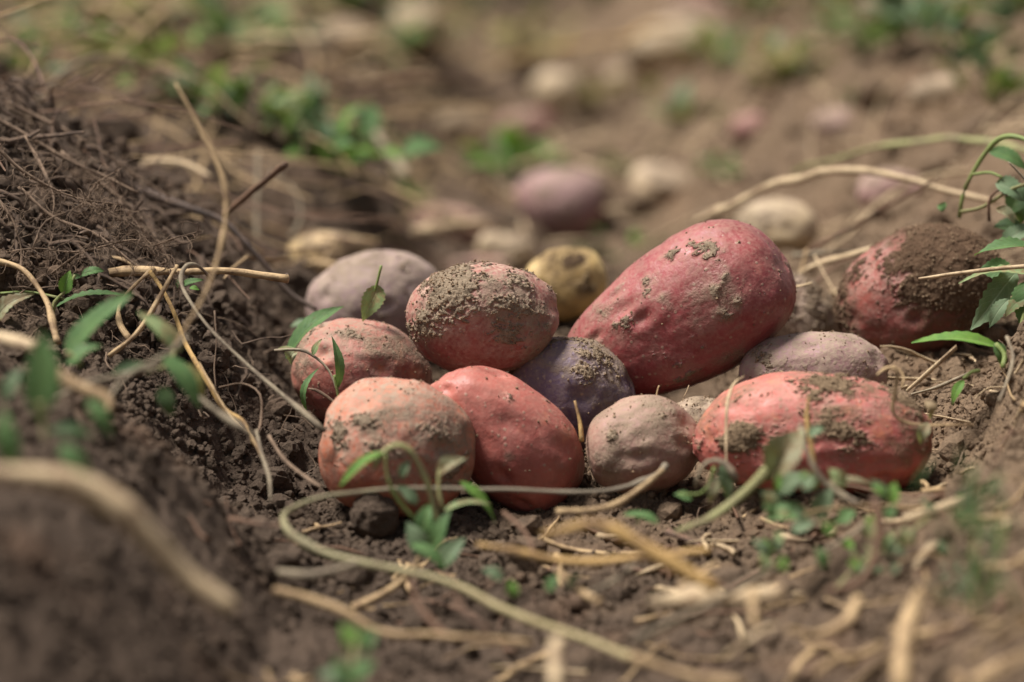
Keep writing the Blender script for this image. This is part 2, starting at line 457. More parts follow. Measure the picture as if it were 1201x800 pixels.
# ------------------------------------------------------------------ potato definitions (px in the photograph)
# name, label, group, centre px, half length px, half width px, tilt deg (image), depth, out-of-plane deg, taper, bend, boxiness, material key, dirt settings
POT = [
 dict(key='orange', c=(467, 528), L=92, W=78, rot=-8, d=1.325, oop=25, tap=-.06, e=2.15, ground=1,
      label='orange-brown potato with grey dusty top at the front left of the pile', dirt=0.06, dust=0.5,
      smear=-0.04, patches=[((470, 458), 45, .30), ((395, 505), 26, .26), ((520, 500), 30, .22), ((525, 560), 50, .25), ((440, 530), 22, .24), ((430, 490), 14, .2)]),
 dict(key='salmon', c=(593, 514), L=107, W=65, rot=-44, d=1.35, oop=12, tap=.16, e=2.15, ground=1,
      label='smooth salmon pink potato sloping down at the front of the pile', dirt=-0.1, dust=0.2,
      smear=-0.18, patches=[((600, 462), 14, .3), ((640, 490), 12, .25), ((560, 450), 10, .25), ((597, 540), 8, .3)]),
 dict(key='coral_left', c=(428, 441), L=84, W=64, rot=-10, d=1.425, oop=20, tap=-.03, e=2.2, ground=1,
      label='orange-red potato behind a small green sprig on the left of the pile', dirt=-0.04, dust=0.45,
      smear=-0.12, pits=0.0003, patches=[((408, 392), 28, .32), ((455, 400), 40, .16)]),
 dict(key='crusted', c=(568, 372), L=89, W=65, rot=3, d=1.395, oop=15, tap=-.03, e=2.25, ground=0,
      label='round red potato crusted with dry soil on top of the pile', dirt=0.08, dust=0.5,
      smear=0.0, patches=[((535, 362), 42, .36), ((625, 350), 45, .2), ((560, 315), 60, .18), ((610, 415), 60, .18), ((495, 385), 22, .2), ((560, 400), 30, -.35)]),
 dict(key='purple', c=(667, 466), L=77, W=69, rot=-10, d=1.41, oop=10, tap=.02, e=2.15, ground=1,
      label='dusky purple potato in the middle of the pile', dirt=0.04, dust=0.42,
      smear=0.1, patches=[((690, 415), 55, .34), ((620, 425), 30, .2), ((720, 450), 35, .22), ((640, 480), 35, -.25)]),
 dict(key='ashen', c=(442, 354), L=79, W=60, rot=8, d=1.56, oop=15, tap=0, e=2.2, ground=1,
      label='grey-mauve dust covered potato at the back left of the pile', dirt=-0.02, dust=0.95,
      smear=-0.1, patches=[((440, 310), 60, .25)], dirtc=(.30, .225, .17)),
 dict(key='mauve', c=(753, 523), L=68, W=58, rot=14, d=1.345, oop=10, tap=.04, e=2.15, ground=1,
      label='small mauve-brown potato in the front middle of the pile', dirt=0.0, dust=0.55,
      smear=-0.05, patches=[((790, 485), 30, .22), ((715, 510), 8, .35), ((740, 480), 30, .12)]),
 dict(key='ruby', c=(795, 372), L=140, W=82, rot=29, d=1.425, oop=-12, tap=.24, e=2.25, ground=0,
      label='large smooth ruby red potato leaning up to the right of the pile', dirt=0.0, dust=0.34,
      smear=-0.2, patches=[((828, 290), 22, .3), ((725, 378), 18, .34), ((700, 360), 10, .2), ((775, 350), 10, .3), ((755, 325), 10, .3), ((785, 295), 12, .3), ((836, 335), 12, .36),
               ((853, 373), 11, .35), ((903, 368), 14, .34), ((868, 357), 6, .35), ((845, 410), 30, .18), ((900, 405), 30, .2), ((800, 420), 40, .14), ((918, 325), 16, .22), ((850, 320), 7, .3)]),
 dict(key='coral', c=(957, 512), L=139, W=70, rot=-2, d=1.325, oop=-6, tap=-.02, e=2.4, ground=1,
      label='coral pink potato with a soil cap behind wilted weeds at the front right', dirt=0.1, dust=0.22,
      smear=-0.14, pits=0.0004, patches=[((975, 447), 55, .55), ((880, 460), 45, .14), ((1003, 530), 32, .42), ((868, 515), 18, .45), ((845, 520), 12, .3), ((1075, 480), 30, .36), ((900, 530), 10, .3)]),
 dict(key='lilac', c=(953, 440), L=85, W=51, rot=2, d=1.41, oop=5, tap=0, e=2.25, ground=1,
      label='dusty lilac-brown potato between the ruby and the coral potato', dirt=-0.05, dust=0.8,
      smear=-0.02, patches=[((900, 430), 30, .22)]),
 dict(key='muddy', c=(1080, 348), L=100, W=78, rot=30, d=1.475, oop=-10, tap=.0, e=2.3, ground=1,
      label='dark red potato caked in brown mud at the right of the pile', dirt=0.36, dust=0.25,
      smear=0.2, pits=0.0004, patches=[((1110, 300), 60, .38), ((1110, 345), 45, .3), ((1150, 290), 50, .3), ((1060, 395), 55, -.4), ((1035, 315), 22, -.22)], dirtc=(.15, .085, .05)),
 dict(key='yellow', c=(663, 332), L=48, W=42, rot=20, d=1.60, oop=10, tap=0, e=2.2, ground=1,
      label='yellow potato with dark scabs behind the crusted red potato', dirt=0.12, dust=.1,
      patches=[((672, 300), 18, .22), ((690, 335), 12, .25)], dirtc=(.13, .085, .055)),
 dict(key='earthy', c=(935, 372), L=56, W=44, rot=-30, d=1.53, oop=5, tap=0, e=2.3, ground=1,
      label='earth-brown potato half hidden behind the ruby potato', dirt=.30, dust=.85, patches=[]),
 dict(key='tan', c=(817, 490), L=36, W=24, rot=10, d=1.40, oop=0, tap=0, e=2.2, ground=1,
      label='small tan potato wedged behind the mauve-brown potato', dirt=.12, dust=.6, patches=[]),
 dict(key='yellow', c=(384, 304), L=52, W=33, rot=5, d=1.80, oop=5, tap=-.05, e=2.2, ground=1, lod=6,
      label='pale yellow potato lying behind the ashen potato at the left', dirt=.02, dust=.55, smear=.1, patches=[((405, 290), 30, .2)]),
]
BG = [  # blurred potatoes further down the furrow: key, px, half width, half height, label
 ('bgpurple', (661, 238), 54, 46, 'purple-pink potato standing alone further down the furrow'),
 ('bgpink', (532, 265), 48, 23, 'pink potato lying flat far behind the crusted red potato'),
 ('bgtan', (779, 219), 40, 27, 'tan potato to the right of the lone purple-pink potato'),
 ('bgcream', (912, 268), 48, 33, 'cream potato directly above the ruby potato in the blur'),
 ('bgrose', (1048, 226), 42, 27, 'rose pink potato under the arching straw on the right bank'),
 ('bgrose', (979, 146), 26, 21, 'small pink potato on the right bank above the arching straw'),
 ('bgred', (617, 149), 34, 22, 'dark red potato far back above the lone purple-pink potato'),
 ('bgtan', (543, 147), 28, 18, 'small tan potato far back left of the dark red one'),
 ('bgcream', (655, 107), 34, 25, 'cream yellow potato far back above the dark red one'),
 ('bgcream', (795, 55), 66, 36, 'large cream potato at the top of the picture right of centre'),
 ('bgcream', (480, 36), 42, 30, 'pale yellow potato at the top of the picture left of centre'),
 ('bgcream', (592, 292), 34, 18, 'cream potato just behind the crusted red and yellow potatoes'),
 ('bgpink', (560, 318), 40, 18, 'pinkish potato peeping out left behind the crusted red potato'),
 ('bgtan', (400, 45), 34, 20, 'beige potato among the weeds at the top left'),
 ('bgtan', (735, 92), 26, 17, 'small beige potato below the large cream potato at the top'),
 ('bgred', (880, 150), 24, 16, 'small dull red potato on the far right ground left of the small pink one'),
 ('bgtan', (1100, 110), 34, 20, 'earthy beige potato high on the right bank'),
 ('bgpink', (825, 12), 44, 20, 'pinkish potato cut by the top edge of the picture'),
]
SK = {
 'orange': potato_material('skin_orange', (.50, .135, .062), (.37, .088, .05), (.58, .19, .085), .3, dust_col=(.36, .275, .205)),
 'salmon': potato_material('skin_salmon', (.42, .115, .085), (.32, .072, .056), (.48, .15, .08), .18, dust_col=(.40, .255, .185)),
 'coral_left': potato_material('skin_coral_left', (.43, .118, .078), (.29, .062, .052), (.52, .175, .08), .35),
 'crusted': potato_material('skin_crusted', (.29, .055, .043), (.18, .025, .021), (.36, .12, .07), .15, rough=.42, dust_col=(.42, .29, .22)),
 'purple': potato_material('skin_purple', (.12, .068, .13), (.07, .04, .08), (.2, .13, .16), .1, dirt_col=(.34, .25, .165), dust_col=(.27, .2, .155)),
 'ashen': potato_material('skin_ashen', (.30, .19, .18), (.24, .14, .15), (.30, .21, .18), .1, dust_col=(.35, .265, .21)),
 'mauve': potato_material('skin_mauve', (.33, .165, .125), (.25, .115, .09), (.38, .22, .15), .2, dust_col=(.37, .265, .19)),
 'ruby': potato_material('skin_ruby', (.30, .048, .052), (.18, .021, .025), (.38, .12, .095), .12, rough=.36, dust_col=(.38, .215, .165)),  # dust film tinted pinker, with some sheen of the top painted in
 'coral': potato_material('skin_coral', (.52, .115, .08), (.40, .078, .07), (.56, .18, .085), .3, dirt_col=(.26, .18, .11)),
 'lilac': potato_material('skin_lilac', (.34, .17, .18), (.26, .12, .13), (.36, .22, .17), .2, dust_col=(.36, .265, .20)),
 'muddy': potato_material('skin_muddy', (.27, .05, .035), (.165, .024, .02), (.32, .1, .055), .2, dirt_col=(.15, .092, .057)),
 'yellow': potato_material('skin_yellow', (.66, .46, .18), (.56, .36, .12), (.36, .24, .10), .2, dirt_col=(.14, .09, .055)),
 'earthy': potato_material('skin_earthy', (.26, .16, .10), (.20, .12, .075), (.28, .19, .12), .2),
 'tan': potato_material('skin_tan', (.46, .34, .21), (.38, .27, .16), (.44, .32, .19), .2),
 'bgpurple': potato_material('skin_bg_purple', (.30, .13, .13), (.20, .08, .09), (.34, .2, .16), .15, dust_col=(.36, .25, .22)),
 'bgpink': potato_material('skin_bg_pink', (.46, .22, .18), (.40, .17, .15), (.48, .28, .2), .2),
 'bgtan': potato_material('skin_bg_tan', (.52, .39, .23), (.44, .31, .17), (.5, .36, .2), .2),
 'bgcream': potato_material('skin_bg_cream', (.60, .46, .26), (.50, .37, .2), (.52, .38, .2), .2),
 'bgrose': potato_material('skin_bg_rose', (.52, .30, .27), (.45, .24, .22), (.5, .34, .28), .2),
 'bgred': potato_material('skin_bg_red', (.34, .09, .085), (.25, .06, .06), (.36, .14, .1), .2),
}

# soil pads under the potatoes that rest on it
for p in POT:
    s = p['d'] / F_PX
    p['pos'] = U(*p['c'], p['d'])
    a = math.radians(p['rot'])
    vh = math.hypot(p['L'] * math.sin(a), p['W'] * math.cos(a)) * s       # vertical half extent
    hw = math.hypot(p['L'] * math.cos(a), p['W'] * math.sin(a)) * s
    p['vh'], p['hw'] = vh, hw
    if p['ground']:
        PADS.append((p['pos'][0], p['pos'][1], p['pos'][2] - vh * 0.69, max(0.028, min(hw, 0.045))))
# near floor in front of the pile, bank between and behind the potatoes
PADS += [(-0.02, -0.125, 0.010, 0.045), (0.08, -0.125, 0.012, 0.045), (-0.10, -0.115, 0.016, 0.04), (0.17, -0.115, 0.026, 0.04),
         (0.232, -0.010, 0.050, 0.03), (0.085, 0.02, 0.036, 0.03), (-0.03, 0.03, 0.034, 0.03)]

# ------------------------------------------------------------------ ground sheet
def graded(fine0, fine1, step, lo, hi, growth):
    a = list(np.arange(fine0, fine1, step))
    x, s = a[-1], step
    while x < hi:
        s *= growth; x += s; a.append(x)
    x, s, b = a[0], step, []
    while x > lo:
        s *= growth; x -= s; b.append(x)
    return np.array(b[::-1] + a)

gx = graded(-0.30, 0.30, 0.00125, -40, 40, 1.055)
gy = graded(-0.16, 0.22, 0.00125, -2.2, 80, 1.013)
gx = gx[(gx > -42) & (gx < 42)]
X, Y = np.meshgrid(gx, gy)
xs, ys = X.ravel(), Y.ravel()
zs = np.zeros_like(xs)
for i0 in range(0, len(xs), 200000):
    zs[i0:i0 + 200000] = h_fine(xs[i0:i0 + 200000], ys[i0:i0 + 200000])
nx_, ny_ = len(gx), len(gy)
ii = np.arange(nx_ * (ny_ - 1)).reshape(ny_ - 1, nx_)[:, :-1].ravel()
quads = np.stack([ii, ii + 1, ii + 1 + nx_, ii + nx_], 1)
print('ground', nx_, ny_, len(quads))

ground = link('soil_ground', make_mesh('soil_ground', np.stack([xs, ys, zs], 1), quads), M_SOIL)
tag(ground, kind='structure')

# ------------------------------------------------------------------ crumbs: geometry-node scatter of small lumps
def crumb_nodes(name, mat, subdiv=2, rough=0.55):
    ng = bpy.data.node_groups.new(name, 'GeometryNodeTree')
    ng.interface.new_socket('Geometry', in_out='INPUT', socket_type='NodeSocketGeometry')
    ng.interface.new_socket('Geometry', in_out='OUTPUT', socket_type='NodeSocketGeometry')
    N, L = ng.nodes, ng.links
    gi, go = N.new('NodeGroupInput'), N.new('NodeGroupOutput')
    g2i = N.new('GeometryNodeGeometryToInstance')
    for k in range(6):
        ico = N.new('GeometryNodeMeshIcoSphere')
        ico.inputs['Radius'].default_value = 1.0
        ico.inputs['Subdivisions'].default_value = subdiv
        ns = N.new('ShaderNodeTexNoise')
        ns.noise_dimensions = '4D'
        ns.inputs['W'].default_value = 3.7 * k + 1.3
        ns.inputs['Scale'].default_value = 1.0
        ns.inputs['Detail'].default_value = 3.0
        sub = N.new('ShaderNodeVectorMath'); sub.operation = 'SUBTRACT'
        sub.inputs[1].default_value = (0.5, 0.5, 0.5)
        scl = N.new('ShaderNodeVectorMath'); scl.operation = 'SCALE'
        scl.inputs['Scale'].default_value = rough * 3.2
        sp = N.new('GeometryNodeSetPosition')
        sm = N.new('GeometryNodeSetMaterial')
        sm.inputs['Material'].default_value = mat
        L.new(ico.outputs['Mesh'], sp.inputs['Geometry'])
        L.new(ns.outputs['Color'], sub.inputs[0])
        L.new(sub.outputs[0], scl.inputs[0])
        L.new(scl.outputs[0], sp.inputs['Offset'])
        L.new(sp.outputs[0], sm.inputs['Geometry'])
        L.new(sm.outputs[0], g2i.inputs[0])
    iop = N.new('GeometryNodeInstanceOnPoints')
    iop.inputs['Pick Instance'].default_value = True
    def named(nm, ty):
        a = N.new('GeometryNodeInputNamedAttribute')
        a.data_type = ty
        a.inputs['Name'].default_value = nm
        return a.outputs[0]
    L.new(gi.outputs[0], iop.inputs['Points'])
    L.new(g2i.outputs[0], iop.inputs['Instance'])
    L.new(named('pick', 'INT'), iop.inputs['Instance Index'])
    L.new(named('rot', 'FLOAT_VECTOR'), iop.inputs['Rotation'])
    L.new(named('scl', 'FLOAT_VECTOR'), iop.inputs['Scale'])
    # carry dryness onto the lumps
    L.new(iop.outputs[0], go.inputs[0])
    return ng

GN_SOIL = crumb_nodes('crumb_scatter', M_CRUMB)
GN_GRAIN = crumb_nodes('grain_scatter', M_GRAIN, 1)

def scatter(name, P, size, ng, parent=None, loc=(0, 0, 0), extra=None):
    n = len(P)
    rot = rng.uniform(0, 6.28, (n, 3))
    scl = size[:, None] * rng.uniform(0.7, 1.3, (n, 3))
    me = make_mesh(name, P, np.zeros((0, 3), int), {'rot': rot, 'scl': scl, **(extra or {})})
    a = me.attributes.new('pick', 'INT', 'POINT')
    a.data.foreach_set('value', rng.integers(0, 6, n).astype(np.int32))
    o = link(name, me, None, parent, loc)
    md = o.modifiers.new('scatter', 'NODES')
    md.node_group = ng
    return tag(o, kind='stuff')

def soil_points(n, x0, x1, y0, y1, smin, smax, power, clump=0.0, seed=3):
    x = rng.uniform(x0, x1, n); y = rng.uniform(y0, y1, n)
    if clump:
        p = np.stack([x, y, np.zeros(n)], 1)
        keep = rng.uniform(0, 1, n) < np.clip(0.5 + clump * fbm(p * 22.0, 3, seed), 0.05, 1)
        x, y = x[keep], y[keep]
    u = rng.uniform(0, 1, len(x))
    s = smin * (smax / smin) ** (u ** power)
    z = h_fine(x, y) + s * rng.uniform(-0.3, 0.5, len(x))
    return np.stack([x, y, z], 1), s

A1, s1 = soil_points(90000, -0.30, 0.31, -0.20, 0.26, 0.0004, 0.0028, 2.2, 1.1, 3)
A2, s2 = soil_points(2000, -0.32, 0.33, -0.25, 0.35, 0.003, 0.0100, 2.6, 1.2, 4)
A3, s3 = soil_points(34000, -0.34, 0.34, -0.52, -0.15, 0.0004, 0.0032, 2.8, 1.1, 5)
A4, s4 = soil_points(8000, -0.7, 0.7, 0.22, 1.7, 0.002, 0.014, 2.4, 0.9, 6)
CP = np.vstack([A1, A2, A3, A4]); CS = np.concatenate([s1, s2, s3, s4])
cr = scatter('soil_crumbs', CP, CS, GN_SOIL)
tag(cr, 'loose brown soil crumbs covering the furrow', 'soil')

# ------------------------------------------------------------------ potatoes
def ico(sub):
    bm = bmesh.new()
    bmesh.ops.create_icosphere(bm, subdivisions=sub, radius=1.0)
    V = np.array([v.co[:] for v in bm.verts]); Fc = np.array([[v.index for v in f.verts] for f in bm.faces])
    bm.free()
    return norm(V), Fc
ICO = {k: ico(k) for k in (5, 6, 7)}

def build_potato(p, idx, lod=7, grains=True):
    N0, Fc = ICO[lod]
    r = np.random.default_rng(100 + idx)
    s = p['d'] / F_PX
    a, b = p['L'] * s, p['W'] * s
    c = b * p.get('deep', 0.96)
    e = p['e']
    rad = (np.abs(N0) ** e).sum(1) ** (-1 / e)
    V = N0 * rad[:, None]
    t = p['tap']
    xx = V[:, 0]
    V = V * np.array([a, b, c])
    V[:, 1:] *= (1 + t * xx)[:, None]
    V[:, 1] += p.get('bend', r.uniform(-.05, .05)) * b * (1 - 2 * xx ** 2)
    off = r.uniform(-40, 40, 3)
    V *= (1 + 0.07 * vnoise(N0 * 1.35 + off, 5) + 0.017 * vnoise(N0 * 2.9 + off, 6) + 0.008 * vnoise(N0 * 7 + off, 8))[:, None]
    # axes in the place: long axis in the picture plane turned by rot, swung out of it by oop
    th, ph = math.radians(p['rot']), math.radians(p['oop'])
    e1 = norm(math.cos(ph) * (math.cos(th) * RIGHT + math.sin(th) * UP) + math.sin(ph) * FWD)
    e2 = -math.sin(th) * RIGHT + math.cos(th) * UP
    e2 = norm(e2 - e1 * (e1 @ e2))
    e3 = np.cross(e1, e2)
    R = np.stack([e1, e2, e3], 1)
    W = V @ R.T
    nrm = norm((N0 / np.array([a, b, c])) @ R.T)
    # eyes: shallow dimples with a brow
    for k in range(12):
        q = norm(r.normal(size=3)); q = norm(q * np.array([1, .8, .8]))
        ang = np.arccos(np.clip(N0 @ q, -1, 1)) * math.sqrt(b * (a + b) / 2)
        dep, wd = r.uniform(.0008, .0019), r.uniform(.0024, .0046)
        W -= nrm * (dep * np.exp(-(ang / wd) ** 2) - 0.35 * dep * np.exp(-((ang - 2 * wd) / wd) ** 2))[:, None]
    P0 = W + p['pos']
    # dirt crust and dust film
    q = W + off
    d0 = fbm(q * 42.0, 5, 20 + idx, 0.6)
    d1 = fbm(q * 190.0, 3, 60 + idx, 0.6)
    bias = np.full(len(W), p['dirt'] - 0.02)
    for (pc, rp, st) in p['patches']:
        # nearest surface point along that line of sight
        ray = norm(U(pc[0], pc[1], p['d']) - CAM)
        rel = P0 - CAM
        along = rel @ ray
        perp = np.linalg.norm(rel - along[:, None] * ray, axis=1)
        cand = perp < 0.002
        ctr = P0[cand][np.argmin(along[cand])] if cand.any() else P0[np.argmin(perp)]
        dist = np.linalg.norm(P0 - ctr, axis=1) * (1 + 0.35 * d0)
        if st > 0 and rp < 27:
            st *= 1.45
        bias += st * np.exp(-(dist / (rp * s)) ** 2)
    upf = nrm[:, 2]
    gran = fbm(q * 850.0, 2, 90 + idx, 0.7)
    streak = fbm((W @ R) * np.array([45.0, 150.0, 150.0]) + off, 3, 150 + idx, 0.6)
    field = 0.55 * d0 + 0.22 * d1 + 0.30 * streak + 0.20 * gran + bias - 0.30
    dirt = sstep(-0.10, 0.26, field)
    thick = np.clip(0.55 * d0 + bias - 0.2, 0, 0.5) / 0.5
    W = W + nrm * (dirt * (0.00025 + 0.0016 * thick + 0.00075 * gran * dirt + 0.0006 * fbm(q * 300.0, 2, 171 + idx) * dirt))[:, None]
    W = W + nrm * ((1 - dirt) * p.get('pits', 0.00022) * fbm(q * 170.0, 2, 190 + idx))[:, None]
    smear = sstep(-0.12, 0.34, 0.75 * fbm(q * 30.0, 4, 210 + idx, 0.55) + 0.3 * streak + p.get('smear', .1) + 0.8 * (bias - p['dirt']))
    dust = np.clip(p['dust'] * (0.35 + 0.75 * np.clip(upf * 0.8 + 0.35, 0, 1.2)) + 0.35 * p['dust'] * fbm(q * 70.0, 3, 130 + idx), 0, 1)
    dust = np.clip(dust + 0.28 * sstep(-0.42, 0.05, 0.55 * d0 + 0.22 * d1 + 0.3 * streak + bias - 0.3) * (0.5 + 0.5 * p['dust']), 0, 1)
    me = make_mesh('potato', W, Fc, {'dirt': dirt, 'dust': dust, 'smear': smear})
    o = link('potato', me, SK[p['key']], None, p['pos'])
    if grains:
        lim = W[:, 2] > W[:, 2].min() * 0.9
        w = (0.006 + 0.3 * dirt ** 2 + 0.05 * dust * (d1 > 0.1)) * lim
        face = (nrm @ FWD) < 0.25
        pr = w * face
        n = int(min(6000, pr.sum() * 0.55))
        pick = r.choice(len(W), n, p=pr / pr.sum())
        size = 0.00018 * (4.0 ** (r.uniform(0, 1, n) ** 2.2))
        g = scatter('clinging_soil_grains', W[pick] + nrm[pick] * size[:, None] * 0.4, size, GN_GRAIN, o)
    return o

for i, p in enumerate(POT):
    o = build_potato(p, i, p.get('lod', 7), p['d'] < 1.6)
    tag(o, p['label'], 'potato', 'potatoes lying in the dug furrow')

for i, (key, c, L, W, label) in enumerate(BG):
    g, d = G(c[0], c[1] + W * 0.8)
    p = dict(key=key, c=c, L=L, W=W, rot=random.uniform(-12, 12), d=d + W * d / F_PX * 0.2, oop=random.uniform(-20, 20), tap=random.uniform(-.1, .1), e=2.2,
             dirt=.12, dust=.5, smear=.12, patches=[])
    p['pos'] = U(c[0], c[1], p['d'])
    tag(build_potato(p, 50 + i, 5, False), label, 'potato', 'potatoes lying in the dug furrow')

# ------------------------------------------------------------------ stems
def path(pts):
    """control points (px, py, depth) or (px, py, lift<0.5 above the soil); depth carries on when left out"""
    out, last = [], None
    for q in pts:
        if len(q) == 3:
            last = q[2]
        if last < 0.5:
            P, d = G(q[0], q[1], last)
        else:
            d = last; P = U(q[0], q[1], d)
        out.append((P, d))
    return np.array([a for a, _ in out]), np.array([b for _, b in out])

def path_interp(pts):
    """like path but depths between given ones are interpolated along the list"""
    ds = [q[2] if len(q) == 3 else None for q in pts]
    known = [i for i, v in enumerate(ds) if v is not None]
    if any(ds[i] < 0.5 for i in known):
        return path(pts)
    full = np.interp(range(len(pts)), known, [ds[i] for i in known])
    return np.array([U(q[0], q[1], d) for q, d in zip(pts, full)]), full

def tube(C, radii, sides=8, flat=1.0, rough=0.12, seed=0, nseg=None):
    """closed tube along curve C; radii per control point"""
    C = np.asarray(C, float)
    length = np.linalg.norm(np.diff(C, axis=0), axis=1).sum()
    n = nseg or int(np.clip(length / 0.0035, 8, 90))
    P = spline(C, n)
    rr = np.interp(np.linspace(0, 1, n), np.linspace(0, 1, len(radii)), radii)
    lc = np.concatenate([[0], np.cumsum(np.linalg.norm(np.diff(P, axis=0), axis=1))])
    q = np.stack([lc * 60, np.full(n, seed * 3.3), np.zeros(n)], 1)
    mean_r = float(np.mean(rr))
    jig = np.stack([vnoise(q * 1.0 + 50, 1), vnoise(q * 1.0 + 90, 2), vnoise(q * 1.0 + 130, 3)], 1)
    jig2 = np.stack([vnoise(q * .35 + 250, 1), vnoise(q * .35 + 290, 2), vnoise(q * .35 + 330, 3)], 1)
    P = P + jig * mean_r * 0.3 + jig2 * mean_r * 1.5 * min(1.0, length / 0.12)
    rr = rr * (0.94 + rough * vnoise(q * 2.2, 4) + rough * 1.2 * vnoise(q * 0.7 + 7, 5) + 0.7 * sstep(0.55, 0.85, vnoise(q * 0.9 + 33, 6)))
    T = norm(np.gradient(P, axis=0))
    ref = norm(np.array([0.13, -0.35, 0.93]))
    A = np.cross(T, ref); bad = np.linalg.norm(A, axis=1) < 0.1
    A[bad] = np.cross(T[bad], [1.0, 0, 0])
    A = norm(A); B = np.cross(T, A)
    ang = np.linspace(0, 2 * math.pi, sides, endpoint=False)
    tw = (lc * 9.0 + seed)[:, None]
    ca, sa = np.cos(ang)[None, :], np.sin(ang)[None, :]
    ct, st = np.cos(tw), np.sin(tw)
    u = (ca * ct - sa * flat * st) * rr[:, None]
    v = (ca * st + sa * flat * ct) * rr[:, None]
    V = P[:, None, :] + A[:, None, :] * u[..., None] + B[:, None, :] * v[..., None]
    V = V.reshape(-1, 3)
    att = np.zeros((n * sides, 3))
    att[:, 0] = np.repeat(lc, sides); att[:, 1] = np.tile(ang, n); att[:, 2] = seed
    i, j = np.meshgrid(np.arange(n - 1), np.arange(sides), indexing='ij')
    a = i * sides + j; b = i * sides + (j + 1) % sides
    Fq = np.stack([a, b, b + sides, a + sides], -1).reshape(-1, 4)
    # end caps as quads folded onto a centre vertex
    V = np.vstack([V, P[0] - T[0] * rr[0] * 0.2, P[-1] + T[-1] * rr[-1] * 0.2])
    att = np.vstack([att, [[0, 0, seed], [lc[-1], 0, seed]]])
    c0, c1 = n * sides, n * sides + 1
    j2 = np.arange(0, sides, 2)
    cap0 = np.stack([np.full(len(j2), c0), (j2 + 2) % sides, (j2 + 1) % sides, j2], 1)
    o2 = (n - 1) * sides
    cap1 = np.stack([np.full(len(j2), c1), o2 + j2, o2 + (j2 + 1) % sides, o2 + (j2 + 2) % sides], 1)
    return V, np.vstack([Fq, cap0, cap1]), att

_sid = [0]
def stem(name, label, cat, mat, pts, r, parent=None, root=None, flat=1.0, rough=0.12, group=None, sides=8):
    """r: radius in photograph pixels, number or list"""
    _sid[0] += 1
    C, ds = path_interp(pts)
    rad = (np.interp(np.linspace(0, 1, len(C)), np.linspace(0, 1, len(r)), r) if isinstance(r, (list, tuple)) else np.full(len(C), r)) * ds / F_PX
    if flat == 1.0:
        flat = 0.62 + 0.3 * ((_sid[0] * 0.618) % 1)
    V, Fq, att = tube(C, rad, sides, flat, rough, _sid[0])
    base = C[0] if root is None else root
    o = link(name, make_mesh(name, V - base, Fq, {'stem': att}), STEM[mat], parent, base if parent is None else (0, 0, 0))
    if parent is None:
        tag(o, label, cat, group)
    return o

